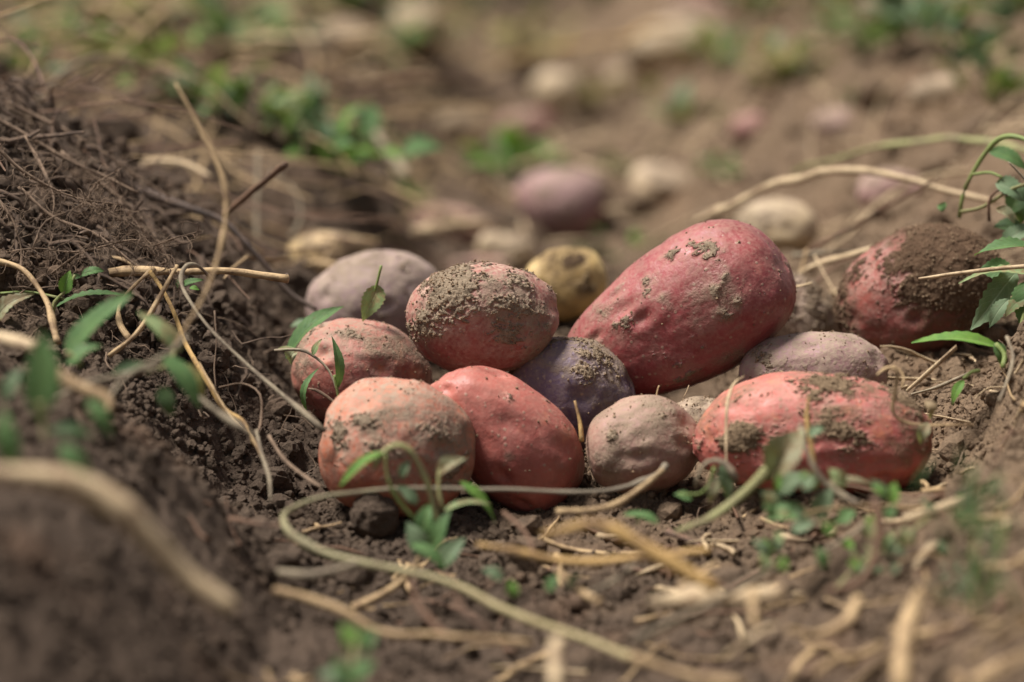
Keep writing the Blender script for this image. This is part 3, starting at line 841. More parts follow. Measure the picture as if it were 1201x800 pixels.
STEMS = [
 # ---- left bank, in or near focus
 ('cut_stick', 'tan cut stick lying level across the left bank', 'stick', 'straw', [(116, 327, 1.40), (160, 322), (210, 319), (270, 318), (334, 325, 1.375)], [6, 6.5, 6, 5.5, 5.5]),
 ('dry_stem', 'thick tan stem curling down at the left edge of the picture', 'stem', 'straw', [(-12, 302, 1.37), (28, 315), (52, 345), (62, 375), (69, 402, 1.33)], [4.6, 5, 5, 4.6, 5]),
 ('dry_stem', 'tall blurred dry stem twisting up in front of the cut stick', 'stem', 'straw', [(205, 100, 1.225), (232, 145), (256, 190), (265, 232), (262, 280), (250, 328), (232, 365), (205, 405, 1.20)], [2, 2.8, 3.2, 3.2, 3, 2.6, 2.2, 2]),
 ('dry_stem', 'straight tan straw leaning diagonally below the cut stick', 'straw', 'straw', [(210, 311, 1.355), (186, 352), (160, 390), (128, 416, 1.33)], [3.6, 3.6, 3.4, 3.2]),
 ('dry_stem', 'long grey stem hooked over the cut stick and running down to the potatoes', 'stem', 'grey', [(250, 330, 1.38), (236, 312, 1.355), (222, 310), (215, 325), (222, 345), (250, 383), (290, 422), (330, 460), (384, 508, 1.30)], [2.4, 3, 3, 3.4, 3.6, 3.4, 3.2, 3, 2.6]),
 ('dry_stem', 'thin bowed stem curving left under the cut stick', 'stem', 'straw', [(181, 316, 1.375), (160, 333), (142, 356), (141, 380), (154, 400, 1.35)], 2.8),
 ('dry_stem', 'golden split stem running down the left bank', 'stem', 'gold', [(178, 322, 1.37), (198, 350), (212, 385), (226, 412), (240, 448), (258, 485), (285, 500), (303, 522, 1.29)], [3, 3.4, 3.8, 4, 4.6, 5, 4.4, 3]),
 ('dry_stem', 'second golden strand beside the golden split stem', 'stem', 'straw', [(236, 428, 1.325), (250, 455), (268, 485), (292, 508), (310, 540), (320, 570, 1.26)], [2, 3, 3.4, 3, 3, 2.4]),
 ('dry_stem', 'short arched tan stem behind the left end of the cut stick', 'stem', 'straw', [(112, 301, 1.43), (138, 303), (158, 312), (176, 326, 1.42)], 2.8),
 ('dark_branch', 'dark brown branch sloping down behind the left bank', 'branch', 'dark', [(108, 196, 1.56), (160, 218), (215, 238), (262, 262), (300, 302), (335, 345), (366, 362, 1.5)], [5, 5.5, 5.5, 5, 4.5, 4, 3.5]),
 ('broken_twig', 'short reddish-brown broken twig standing up from the dark branch', 'twig', 'brown', [(264, 254, 1.52), (288, 232), (312, 212), (335, 192, 1.48)], [3.6, 4, 4, 3.6]),
 ('thin_twig', 'thin brown twig lying level above the dark branch', 'twig', 'brown', [(92, 166, 1.62), (150, 171), (215, 173), (283, 168, 1.66)], 2.2),
 ('dry_stem', 'pale stem curving behind the broken twig', 'stem', 'pale', [(150, 196, 1.7), (185, 187), (215, 190), (246, 206, 1.66)], 2.8),
 ('dry_stem', 'pale upright straw standing behind the broken twig', 'straw', 'grey', [(303, 180, 1.76), (304, 215), (302, 250), (303, 285, 1.74)], 3.6),
 ('dry_stem', 'faint drooping stem right of the upright straw', 'stem', 'grey', [(318, 205, 1.8), (345, 225), (352, 255), (340, 280, 1.78)], 2.6),
 ('dry_stem', 'thin twig pointing at the ashen potato', 'twig', 'brown', [(318, 296, 1.60), (350, 294), (389, 288, 1.62)], 1.8),
 ('thin_root', 'curly thin root dangling down the left bank near the orange potato', 'root', 'root', [(252, 365, 1.36), (254, 400), (252, 430), (254, 455, 1.345)], [1.6, 1.4, 1.3, 1]),
 ('dry_stem', 'looped thin root on the soil beside the golden stem', 'root', 'root', [(258, 455, 1.335), (285, 450), (305, 462), (306, 490), (303, 505, 1.31)], [1.6, 1.8, 2, 1.8, 1.4]),
 ('dry_stem', 'earthy root running along the foot of the left bank', 'root', 'root', [(315, 510, 1.305), (335, 540), (360, 562), (376, 572, 1.27)], [2, 2.4, 2.6, 2]),
 ('dry_stem', 'pale frayed stem hanging at the foot of the golden stem', 'stem', 'grey', [(302, 505, 1.285), (308, 535), (316, 560), (318, 590, 1.25)], [2.6, 3.2, 3, 2.4]),
 # ---- left foreground
 ('thick_stem', 'thick pale stem heavily blurred in the left foreground', 'stem', 'pale', [(-40, 552, .965), (20, 556), (75, 570), (130, 601), (185, 645), (235, 688), (278, 716, .985)], [12, 13, 14, 14, 14, 14, 13]),
 ('broken_stem', 'pale broken stem lying at the left edge above the weeds', 'stem', 'pale', [(-12, 392, 1.17), (14, 398), (44, 408, 1.16)], [7, 8, 8]),
 ('broken_stem', 'pale forked stem blurred among the left weeds', 'stem', 'straw', [(66, 436, 1.13), (92, 455), (118, 466), (128, 478), (112, 492, 1.12)], [8, 9, 10, 8, 4]),
 ('dry_stem', 'thin grey stalk slanting up through the left weeds', 'stem', 'grey', [(126, 472, 1.15), (150, 440), (190, 420), (218, 396, 1.17)], [3, 3.5, 4, 3.5]),
 # ---- roots of the uprooted clump are below
 # ---- background left
 ('dry_stem', 'thin stem arched against the top left corner', 'stem', 'brown', [(-5, 44, 1.62), (18, 48), (38, 70), (50, 100, 1.55)], 2.2),
 ('dry_stem', 'bent blurred stalk above the root clump', 'stem', 'grey', [(28, 128, 1.75), (62, 100), (104, 72), (150, 72), (205, 96, 1.85)], [3.5, 3.5, 3.5, 3, 2.5]),
 ('dry_stem', 'long reddish twig running level across the upper left blur', 'twig', 'brown', [(110, 142, 1.9), (160, 116), (202, 103), (265, 112), (330, 118), (400, 101), (470, 96), (566, 92, 2.1)], [3, 3, 3.5, 3.5, 3.2, 3, 3, 2.4]),
 ('dry_stem', 'long pale twig below the level reddish twig', 'twig', 'straw', [(255, 120, 2.1), (330, 124), (420, 134), (500, 131), (602, 124, 2.15)], 2.8),
 ('dry_stem', 'blurred stalk rising towards the top left', 'stem', 'straw', [(60, 120, 2.0), (110, 85), (160, 45), (200, 8, 2.2)], 3.5),
 ('dry_stem', 'tan stalk leaning on the slope in the upper left', 'stem', 'straw', [(120, 60, 2.3), (200, 42), (270, 55), (330, 40, 2.4)], 4),
 ('dry_stem', 'grey stalk lying down the back of the left slope', 'stem', 'grey', [(430, 130, 2.1), (450, 175), (470, 205, 2.0)], 5),
 ('dry_stem', 'pale stalk lying in front of the flat pink potato', 'straw', 'pale', [(478, 268, 1.95), (520, 268), (575, 262, 1.98)], 6),
 ('dry_stem', 'yellowish stalk lying across the far furrow', 'straw', 'gold', [(575, 78, 2.6), (640, 66), (720, 45), (800, 30, 2.8)], 4),
 # ---- right
 ('green_stalk', 'olive green stalk arching over the right bank', 'stem', 'olive', [(930, 205, 1.78), (962, 190), (1010, 175), (1062, 166), (1120, 161), (1172, 168), (1215, 184, 1.62)], [3, 3.6, 4, 4.2, 4.5, 4.5, 4.5]),
 ('dry_stem', 'long tan straw arching across the right bank below the olive stalk', 'straw', 'pale', [(818, 258, 1.70), (870, 238), (922, 213), (972, 198), (1024, 205), (1085, 217), (1168, 236, 1.56)], [3, 5, 5, 4.6, 4.4, 4.4, 5]),
 ('thin_twig', 'thin brown twig rising behind the muddy potato', 'twig', 'brown', [(940, 302, 1.62), (985, 275), (1035, 245), (1100, 202, 1.56)], [3, 3, 2.8, 2]),
 ('dry_stem', 'pale thin straw poking in from the right over the muddy potato', 'straw', 'pale', [(1077, 325, 1.375), (1120, 321), (1160, 317), (1212, 313, 1.36)], [1.6, 2.6, 3, 3]),
 ('dry_stem', 'tan straw curving between the ruby and the muddy potato', 'straw', 'pale', [(925, 330, 1.58), (950, 315), (985, 305), (1032, 290, 1.53)], [3.6, 4, 4, 3.6]),
 ('dry_stem', 'grey straw lying level between the ruby and the muddy potato', 'straw', 'grey', [(928, 300, 1.62), (965, 296), (1005, 296, 1.6)], 2.8),
 ('dry_stem', 'short upright straw bit in the tangle behind the ruby potato', 'straw', 'straw', [(936, 332, 1.6), (942, 310), (946, 292, 1.6)], 2.6),
 ('dry_stem', 'brown straw crossing the tangle behind the ruby potato', 'straw', 'brown', [(950, 340, 1.57), (975, 315), (1010, 298, 1.57)], 2.2),
 ('dry_stem', 'thin pale fibre hanging in the tangle beside the muddy potato', 'straw', 'pale', [(955, 300, 1.56), (968, 325), (984, 352, 1.54)], 1.4),
 ('dry_stem', 'flat pale straw lying under the tangle left of the muddy potato', 'straw', 'pale', [(955, 352, 1.6), (980, 345), (1010, 335, 1.57)], 6),
 ('dry_stem', 'short pale root sticking out right of the ruby potato', 'root', 'pale', [(921, 334, 1.46), (935, 336), (952, 332, 1.45)], [2, 2.2, 1.4]),
 ('dry_stem', 'flat tan straw lying on the soil right of the coral potato', 'straw', 'pale', [(1064, 458, 1.40), (1090, 435), (1120, 408, 1.42)], [3, 3.6, 3]),
 ('dry_stem', 'greyish straw lying lower on the soil right of the coral potato', 'straw', 'grey', [(1068, 464, 1.38), (1100, 454), (1136, 438, 1.39)], [2.6, 3, 2.4]),
 ('curled_tendril', 'curled dry tendril hanging over the right end of the coral potato', 'tendril', 'straw', [(1028, 440, 1.275), (1040, 431), (1052, 436), (1050, 458), (1046, 482), (1058, 495), (1085, 499), (1142, 498, 1.285)], [1.6, 2.2, 2.6, 2.6, 2.6, 2.4, 2.4, 1.6]),
 ('dry_stem', 'thin fibre curled beside the curled tendril', 'tendril', 'straw', [(1036, 436, 1.29), (1050, 430), (1060, 442), (1058, 455, 1.285)], 1.6),
 ('thin_fibre', 'thin pale fibre standing against the left end of the coral potato', 'fibre', 'pale', [(853, 545, 1.27), (852, 510), (853, 475), (860, 452), (872, 443, 1.30)], [2, 2.2, 2.2, 2.6, 2]),
 ('thin_fibre', 'ochre stalk standing against the middle of the coral potato', 'stem', 'gold', [(955, 560, 1.245), (952, 520), (947, 490), (949, 464, 1.25)], [3, 3, 3, 1.8]),
 ('thin_fibre', 'small straw bit standing in front of the purple potato', 'straw', 'gold', [(682, 518, 1.335), (680, 495), (674, 470, 1.34)], [3, 3, 2.2]),
 ('thin_fibre', 'tiny root curl below the ruby potato', 'root', 'pale', [(802, 466, 1.36), (806, 458), (808, 452, 1.36)], 1.0),
 ('thin_fibre', 'tiny tan fibre below the ruby potato near the mauve potato', 'root', 'straw', [(770, 468, 1.35), (771, 459), (773, 452, 1.35)], 1.3),
 ('bent_tendril', 'bent grey tendril arching beside the left end of the coral potato', 'tendril', 'grey', [(814, 572, 1.235), (820, 552), (835, 541), (852, 545), (864, 562, 1.23)], [3, 3.4, 3.6, 4, 5]),
 ('dry_stem', 'tan straw standing on the right hump beside the weed leaf', 'straw', 'grey', [(1180, 395, 1.30), (1188, 420), (1180, 450), (1172, 470, 1.28)], [3, 3.6, 3.4, 3]),
 # ---- foreground
 ('long_stem', 'long greenish stem looping along the foot of the pile and out to the bottom edge', 'stem', 'vine', [(784, 542, 1.275), (772, 556), (740, 569), (690, 578), (610, 577), (530, 575), (455, 577), (392, 583), (346, 592, 1.215), (329, 606), (344, 629), (410, 656), (515, 684, 1.15), (598, 717), (680, 750), (765, 783), (880, 812, 1.06)],
  [4.4, 3.4, 3, 3, 3.2, 3.4, 3.6, 3.8, 4.2, 4.4, 4.8, 5.2, 5.6, 6, 6, 6, 6]),
 ('dry_stem', 'pale straw with a raised end below the mauve potato', 'straw', 'straw', [(650, 601, 1.23), (690, 600), (722, 593), (748, 576), (776, 552, 1.25)], [5, 5, 4.4, 4, 4]),
 ('dry_stem', 'bold golden straw slanting down in the front centre', 'straw', 'gold', [(632, 622, 1.105), (680, 612), (712, 618), (760, 648), (838, 692, 1.09)], [5, 7, 8, 9, 10]),
 ('dry_stem', 'level golden straw under the slanting golden straw', 'straw', 'gold', [(560, 642, 1.16), (620, 652), (690, 657), (760, 650), (832, 638, 1.155)], [5, 6, 7, 6, 5]),
 ('dry_stem', 'broad flat pale straw in the lower right foreground', 'straw', 'pale', [(762, 716, 1.105), (815, 708), (865, 703), (918, 700, 1.105)], [10, 12, 12, 10]),
 ('dry_stem', 'greyish straw crossing over the broad flat straw', 'straw', 'grey', [(742, 758, 1.075), (800, 728), (850, 700), (915, 664, 1.09)], [6, 7, 7, 5]),
 ('dry_stem', 'short pale straw stub below the broad flat straw', 'straw', 'pale', [(850, 770, 1.06), (875, 752), (893, 738), (915, 733, 1.06)], [6, 8, 8, 5]),
 ('dry_stem', 'tan bent straw leg beside the short stub', 'straw', 'straw', [(888, 735, 1.065), (884, 715), (882, 690, 1.08)], 5),
 ('dry_stem', 'brown blurred loop of stem in the lower right', 'stem', 'brown', [(1020, 580, 1.13), (1028, 625), (1022, 665), (1004, 688), (972, 694, 1.12)], [6, 7, 7, 6, 5]),
 ('dry_stem', 'tan blurred stem bending under the brown loop', 'stem', 'straw', [(925, 738, 1.075), (965, 742), (995, 728), (1008, 700, 1.09)], [5, 6, 6, 4]),
 ('dry_stem', 'pale curled straw end hanging at the bottom centre', 'straw', 'pale', [(664, 748, 1.04), (650, 752), (648, 775), (652, 812, 1.02)], [5, 9, 10, 8]),
 ('dry_stem', 'thin brown stem lying from the left to the bottom centre', 'stem', 'straw', [(318, 692, 1.13), (390, 712), (450, 738), (530, 748), (625, 758, 1.1)], [4, 5, 6, 6, 5]),
 ('dry_stem', 'short curved brown stem crossing the bottom left ground', 'stem', 'brown', [(482, 682, 1.13), (490, 712), (510, 735), (530, 750, 1.11)], 5),
 ('dry_stem', 'second curved brown stem left of the bottom centre', 'stem', 'brown', [(535, 700, 1.12), (548, 722), (575, 742, 1.11)], 4),
 ('dry_stem', 'grey straw lying on the bottom left soil', 'straw', 'grey', [(325, 672, 1.15), (370, 676), (420, 662, 1.15)], [6, 7, 4]),
 ('dry_stem', 'tan upright stalk blurred at the lower right', 'stem', 'straw', [(1078, 690, 1.06), (1068, 730), (1060, 770), (1058, 815, 1.03)], [5, 7, 7, 7]),
 ('dry_stem', 'tan straw leaning out of the bottom right corner', 'straw', 'straw', [(1140, 800, 1.02), (1175, 780), (1215, 765, 1.02)], 8),
 ('dry_stem', 'pale straw on the lower right bank beside the dill', 'straw', 'pale', [(1060, 612, 1.17), (1100, 600), (1132, 586, 1.18)], [5, 7, 6]),
 ('dry_stem', 'thin brown stem lying right of the front weed', 'stem', 'brown', [(590, 600, 1.22), (615, 622), (628, 648, 1.2)], 3),
 ('dry_stem', 'tan straw stub on the soil left of the broad flat straw', 'straw', 'straw', [(795, 690, 1.14), (820, 672), (840, 660, 1.15)], 5),
 ('dry_stem', 'brown twig half buried below the front right weeds', 'twig', 'brown', [(900, 630, 1.19), (945, 634), (975, 628, 1.2)], 4),
 ('dry_stem', 'tan stem running out at the bottom edge left of the corner', 'stem', 'straw', [(740, 770, 1.06), (800, 790), (870, 802, 1.04)], 6),
 ('dry_stem', 'thin grey stalk lying right of the small bright weed', 'stem', 'grey', [(690, 695, 1.15), (720, 680), (742, 662, 1.16)], 3.4),
 ('dry_stem', 'curved straw bit near the small bright weed', 'straw', 'straw', [(655, 668, 1.17), (680, 690), (705, 705, 1.15)], 3.6),
]
stem_objs = {}
for row in STEMS:
    name, label, cat, mat, pts, r = row
    name = {'stem': 'dead_vine', 'straw': 'straw_piece', 'twig': 'fallen_twig', 'root': 'loose_root', 'fibre': 'straw_fibre', 'tendril': 'dry_tendril'}.get(cat, name)
    fl = 0.45 if ('flat' in label or 'split' in label) else 1.0
    o = stem(name, label, cat, mat, pts, r, flat=fl, rough=0.2 if mat in ('root', 'straw', 'grey') else 0.14, group='dry stems and straw on the soil')
    stem_objs[label] = o
# the stick's dark cut face
st = stem_objs['tan cut stick lying level across the left bank']
P = U(334.5, 325, 1.375); s = 1.375 / F_PX
V, Fq, att = tube(np.array([P, P + RIGHT * .0006, P + RIGHT * .0012]), [5.2 * s, 5.2 * s, 4.6 * s], 8, 1, .1, 3, 6)
link('cut_end', make_mesh('cut_end', V - np.array(st.location), Fq, {'stem': att}), STEM['dark'], st)

# ------------------------------------------------------------------ strand batches (roots, litter): real tubes, three-sided
def strands(starts, dirs, lengths, radii, k=7, wander=0.5, grav=0.0, stick=None):
    n = len(starts)
    P = np.zeros((n, k, 3)); P[:, 0] = starts
    D = norm(dirs)
    for j in range(1, k):
        D = norm(D + rng.normal(0, wander, (n, 3)) / math.sqrt(k) + np.array([0, 0, -grav]) / k)
        P[:, j] = P[:, j - 1] + D * (lengths / (k - 1))[:, None]
        if stick is not None:
            hz = h_soft(P[:, j, 0], P[:, j, 1])
            P[:, j, 2] = np.maximum(P[:, j, 2], hz + stick)
            D = norm(P[:, j] - P[:, j - 1])
    T = norm(np.gradient(P, axis=1))
    A = norm(np.cross(T, np.array([0.2, -0.5, 0.84]))); B = np.cross(T, A)
    taper = np.linspace(1, 0.45, k)[None, :, None]
    ring = []
    for m in range(3):
        a = 2 * math.pi * m / 3
        ring.append(P + (A * math.cos(a) + B * math.sin(a)) * radii[:, None, None] * taper)
    V = np.stack(ring, 2).reshape(-1, 3)
    lc = np.linspace(0, 1, k)[None, :, None] * lengths[:, None, None] * np.ones((1, 1, 3))
    att = np.stack([lc.ravel(), np.tile([0, 2.1, 4.2], n * k), np.repeat(rng.uniform(0, 99, n), k * 3)], 1)
    i, j, m = np.meshgrid(np.arange(n), np.arange(k - 1), np.arange(3), indexing='ij')
    a = (i * k + j) * 3 + m; b = (i * k + j) * 3 + (m + 1) % 3
    Fq = np.stack([a, b, b + 3, a + 3], -1).reshape(-1, 4)
    return V, Fq, att

# uprooted clump at the left: thick roots, each with fine hairs
ROOT0 = U(40, 200, 1.42)
clump = bpy.data.objects.new('root_clump', None); COL.objects.link(clump); clump.location = ROOT0
tag(clump, 'dark uprooted root clump spilling down at the left edge', 'root clump')
ROOTS = [
 ([(-10, 168, 1.36), (22, 198), (48, 215), (75, 228), (105, 236), (140, 240, 1.36)], [3, 3, 2.6, 2.4, 2, 1]),
 ([(38, 292, 1.345), (52, 262), (80, 248), (100, 236), (112, 216), (128, 205), (143, 197, 1.34)], [2, 2, 2.2, 2.2, 2, 1.8, 1.2]),
 ([(100, 236, 1.345), (125, 250), (148, 258), (172, 273, 1.34)], [1.6, 1.5, 1.3, .9]),
 ([(60, 322, 1.37), (90, 300), (120, 287), (150, 284), (175, 290), (205, 280), (238, 271, 1.36)], [2, 2.2, 2.2, 2, 2, 1.8, 1]),
 ([(-10, 300, 1.375), (40, 292), (90, 296), (150, 282), (180, 286, 1.37)], [2, 2, 2, 1.6, 1]),
 ([(20, 220, 1.40), (60, 255), (110, 275), (160, 312), (196, 332, 1.39)], [3, 2.6, 2.4, 2, 1.4]),
 ([(70, 180, 1.48), (120, 215), (160, 250), (185, 285), (205, 320, 1.44)], [3, 2.6, 2.2, 2, 1.4]),
 ([(-5, 140, 1.46), (40, 165), (85, 190), (120, 205), (160, 225, 1.45)], [4, 4, 3.4, 3, 2]),
 ([(-5, 230, 1.38), (15, 260), (25, 300), (20, 330, 1.37)], [3, 2.6, 2, 1.4]),
 ([(30, 160, 1.44), (50, 200), (62, 235), (58, 275), (70, 310, 1.39)], [3.4, 3, 2.6, 2, 1.4]),
 ([(110, 238, 1.36), (150, 262), (190, 300), (210, 335, 1.36)], [1.8, 1.6, 1.4, 1]),
 ([(10, 120, 1.5), (60, 145), (110, 170), (150, 200), (200, 235, 1.5)], [4, 3.6, 3, 2.6, 2]),
]
hs, hd, hl = [], [], []
for pts, r in ROOTS:
    stem('root', None, None, 'root', pts, [x * .75 for x in r], parent=clump, root=ROOT0, rough=0.35)
    C, _ = path_interp(pts)
    S = spline(C, 60)
    for q in S[rng.integers(0, 60, 60)]:
        hs.append(q); hd.append(rng.normal(0, 1, 3) + np.array([.2, -.4, -.6])); hl.append(rng.uniform(.006, .026))
V, Fq, att = strands(np.array(hs), np.array(hd), np.array(hl), np.full(len(hs), .00022), 9, 1.9, .4)
tag(link('root_hairs', make_mesh('root_hairs', V - ROOT0, Fq, {'stem': att}), STEM['root'], clump), kind='stuff')
# earth-coated fibres that make up the body of the clump
n = 1500
bx, by = rng.uniform(-.36, -.13, n), rng.uniform(-.03, .22, n)
keep = (bx + .13 + (by) * .25) < rng.normal(-.06, .035, n)
bx, by = bx[keep], by[keep]; n = len(bx)
st0 = np.stack([bx, by, h_soft(bx, by) + .032 * rng.uniform(0, 1, n) ** 2], 1)
dr = np.stack([rng.normal(.75, .35, n), rng.normal(-.25, .35, n), rng.normal(-.75, .3, n)], 1)
V, Fq, att = strands(st0, dr, rng.uniform(.012, .045, n), rng.uniform(.0005, .0028, n), 8, .9, .5, .0005)
tag(link('root_fibres', make_mesh('root_fibres', V - ROOT0, Fq, {'stem': att}), stem_material('earth_coated_fibre', (.135, .09, .062), (.09, .06, .042), (.045, .03, .022), .95, .7), clump), kind='stuff')

n = 16000
bx, by = rng.uniform(-.36, -.14, n), rng.uniform(-.04, .22, n)
keep = (bx + .13 + by * .25) < rng.normal(-.05, .03, n)
bx, by = bx[keep], by[keep]
cz = h_soft(bx, by) + rng.uniform(.0, .014, len(bx))
scatter('clump_soil', np.stack([bx, by, cz], 1) - ROOT0, .0008 * 8.0 ** (rng.uniform(0, 1, len(bx)) ** 2.2), GN_SOIL, clump)

def litter(name, label, n, x0, x1, y0, y1, l0, l1, r0, r1, mat, lift, clumpiness, seed, wander=.35, region=None):
    x, y = rng.uniform(x0, x1, n), rng.uniform(y0, y1, n)
    p = np.stack([x, y, np.zeros(n)], 1)
    keep = rng.uniform(0, 1, n) < np.clip(.5 + clumpiness * fbm(p * 9, 3, seed), .03, 1)
    if region is not None:
        keep &= region(x, y)
    x, y = x[keep], y[keep]; n = len(x)
    s = np.stack([x, y, h_soft(x, y) + rng.uniform(0.001, lift, n)], 1)
    a = rng.uniform(0, 6.28, n)
    d = np.stack([np.cos(a), np.sin(a), np.clip(rng.normal(0.0, .15, n), -.3, .22)], 1)
    V, Fq, att = strands(s, d, rng.uniform(l0, l1, n), r0 * (r1 / r0) ** rng.uniform(0, 1, n), 7, wander, .25, .0012)
    o = link(name, make_mesh(name, V, Fq, {'stem': att}), STEM[mat])
    tag(o, label, 'litter', kind='stuff')

litter('dry_straw_litter', 'mass of dry straw bits strewn over the far left slope', 900, -.7, -.02, .2, 2.2, .03, .14, .0008, .0024, 'straw', .03, .9, 11)
litter('brown_stem_litter', 'mass of brown stem bits strewn over the far left slope', 800, -.7, -.03, .12, 1.8, .03, .14, .0006, .002, 'brown', .03, .9, 12)
litter('tangled_straw_litter', 'tangle of thick pale straw over the far left slope', 330, -.75, .0, .6, 2.6, .05, .2, .0014, .0036, 'straw', .05, .9, 21)
litter('pale_straw_litter', 'pale straw bits caught in the weeds of the far left slope', 260, -.75, .05, .55, 2.6, .03, .12, .0014, .004, 'pale', .04, .9, 22)
litter('tangled_twig_litter', 'tangle of thin twigs over the left slope behind the root clump', 150, -.34, -.07, .10, .5, .05, .15, .0005, .0014, 'brown', .05, .9, 41)
litter('tangled_stalk_litter', 'tangle of thin straw stalks over the left slope behind the root clump', 130, -.36, -.07, .12, .6, .05, .15, .0005, .0016, 'straw', .05, .9, 42)
litter('far_straw_litter', 'scattered straw bits over the far right bank', 760, .0, .8, .3, 2.4, .03, .12, .0008, .0026, 'pale', .015, .9, 13)
litter('near_straw_litter', 'scattered straw bits on the near soil at the bottom', 230, -.10, .27, -.42, -.115, .015, .07, .0006, .0026, 'straw', .009, .8, 14)
litter('near_pale_litter', 'pale straw flakes strewn over the lower right foreground', 45, .0, .27, -.40, -.12, .012, .05, .0009, .0034, 'pale', .009, .9, 31)
litter('near_brown_litter', 'brown stem bits strewn over the near soil', 160, -.14, .27, -.42, -.11, .015, .06, .0006, .0024, 'brown', .008, .9, 32)
litter('right_bank_litter', 'thin straw bits strewn over the right bank beside the pile', 150, .16, .33, -.14, .2, .012, .05, .0004, .0015, 'pale', .006, .9, 33)
litter('fine_root_litter', 'fine root threads lying over the left bank', 520, -.30, -.09, -.12, .16, .012, .05, .00022, .0006, 'root', .006, .8, 15, .9)
litter('near_root_litter', 'fine root threads lying around the foot of the pile', 330, -.12, .28, -.16, .10, .008, .035, .0002, .0006, 'root', .004, .8, 16, .9)

# ------------------------------------------------------------------ leaves and weeds
def leaf_mesh(base, tip, width, nrm, curl=0.1, fold=0.25, wave=0.12, serr=0.08, shape=0.8, seed=0, nu=18, nv=6, twist=0.0):
    base, tip = np.asarray(base, float), np.asarray(tip, float)
    D = tip - base; Ln = np.linalg.norm(D); D = D / Ln
    N = norm(nrm - D * (np.asarray(nrm) @ D)); S = np.cross(D, N)
    u = np.linspace(0, 1, nu); v = np.linspace(-1, 1, nv + 1)
    w = np.sin(math.pi * u ** shape) ** 0.85 * (1 - 0.25 * u)
    w = np.maximum(w, 0.035)
    w *= 1 + serr * (np.arange(nu) % 2 * 2 - 1)
    r = np.random.default_rng(seed)
    ph = r.uniform(0, 6, 3)
    Uu, Vv = np.meshgrid(u, v, indexing='ij')
    W = w[:, None] * width
    lift = curl * Ln * (np.sin(math.pi * Uu) - 0.6 * Uu ** 2) + fold * np.abs(Vv) * W + wave * width * np.sin(7 * Uu + ph[0] + 1.6 * Vv) * np.abs(Vv)
    side = Vv * W + 0.06 * Ln * np.sin(2.2 * Uu + ph[1])
    tw = twist * Uu
    P = base + D * (Uu * Ln)[..., None] + S * (side * np.cos(tw) - lift * np.sin(tw))[..., None] + N * (lift * np.cos(tw) + side * np.sin(tw))[..., None]
    V = P.reshape(-1, 3)
    att = np.stack([Uu.ravel(), Vv.ravel(), np.zeros(Uu.size)], 1)
    i, j = np.meshgrid(np.arange(nu - 1), np.arange(nv), indexing='ij')
    a = i * (nv + 1) + j
    return V, np.stack([a, a + 1, a + nv + 2, a + nv + 1], -1).reshape(-1, 4), att

_lf = [0]
def leaf(parent, root, mat, b, t, w, d, d2=None, tilt=(0, 0), name='leaf', **kw):
    """leaf from pixel b to pixel t, half width w px, at depth d"""
    _lf[0] += 1
    B, T = U(b[0], b[1], d), U(t[0], t[1], d2 or d)
    n = -FWD * 0.75 + UP * (0.6 + tilt[1]) + RIGHT * tilt[0]
    V, Fq, att = leaf_mesh(B, T, w * d / F_PX, n, seed=_lf[0], **kw)
    return link(name, make_mesh(name, V - root, Fq, {'leafuv': att}), LEAF[mat], parent)

def weed(name, label, cat, base, stems, leaves, group=None):
    """base: pixel+depth of the foot; stems: (mat, pts, r); leaves: (mat, b, t, w, d, kwargs)"""
    root = U(*base)
    e = bpy.data.objects.new(name, None); COL.objects.link(e); e.location = root
    tag(e, label, cat, group)
    for (m, pts, r) in stems:
        stem('stalk', None, None, m, pts, r, parent=e, root=root)
    for lf in leaves:
        kw = lf[5] if len(lf) > 5 else {}
        leaf(e, root, lf[0], lf[1], lf[2], lf[3] * (1.15 if group == 'weeds on the right bank' else 0.95), lf[4], **kw)
    return e

weed('broadleaf_weed', 'blurred green weed with a large pointed leaf on the left bank', 'weed', (95, 430, 1.19),
 [('olive', [(95, 430, 1.19), (88, 420), (78, 414, 1.19)], 3), ('grey', [(60, 470, 1.15), (95, 452), (140, 442), (185, 432, 1.18)], 3.6)],
 [('green', (80, 416), (150, 338), 22, 1.20, dict(tilt=(-.5, 0), curl=.06, shape=.75)),
  ('green', (78, 425), (118, 405), 15, 1.19, dict(tilt=(.2, .5))),
  ('dark', (130, 440), (175, 425), 10, 1.19, {})], 'weeds on the left bank')
weed('broadleaf_weed', 'green weed with two slanting leaves beside the golden stem', 'weed', (200, 440, 1.19),
 [('olive', [(170, 437, 1.19), (195, 428), (205, 412, 1.20)], 2.6), ('grey', [(228, 462, 1.20), (262, 488), (300, 512, 1.19)], 3)],
 [('pale', (212, 412), (166, 362), 15, 1.21, dict(tilt=(.3, 0))),
  ('green', (184, 418), (240, 478), 16, 1.19, dict(tilt=(.4, 0))),
  ('yellow', (222, 425), (238, 468), 9, 1.22, {}),
  ('dark', (185, 455), (205, 488), 12, 1.18, {})], 'weeds on the left bank')
weed('broadleaf_weed', 'very blurred upright leaf weed at the lower left edge', 'weed', (52, 505, 1.06),
 [('olive', [(52, 520, 1.06), (50, 490), (48, 470, 1.06)], 4)],
 [('green', (50, 492), (42, 388), 25, 1.06, dict(shape=.9, curl=.03)), ('dark', (56, 505), (112, 512), 15, 1.06, dict(tilt=(0, .6))),
  ('green', (72, 520), (108, 562), 14, 1.04, {}), ('green', (15, 545), (8, 478), 16, 1.02, {}), ('blue', (5, 470), (22, 430), 12, 1.1, {}), ('green', (100, 470), (135, 510), 12, 1.08, {})], 'weeds on the left bank')
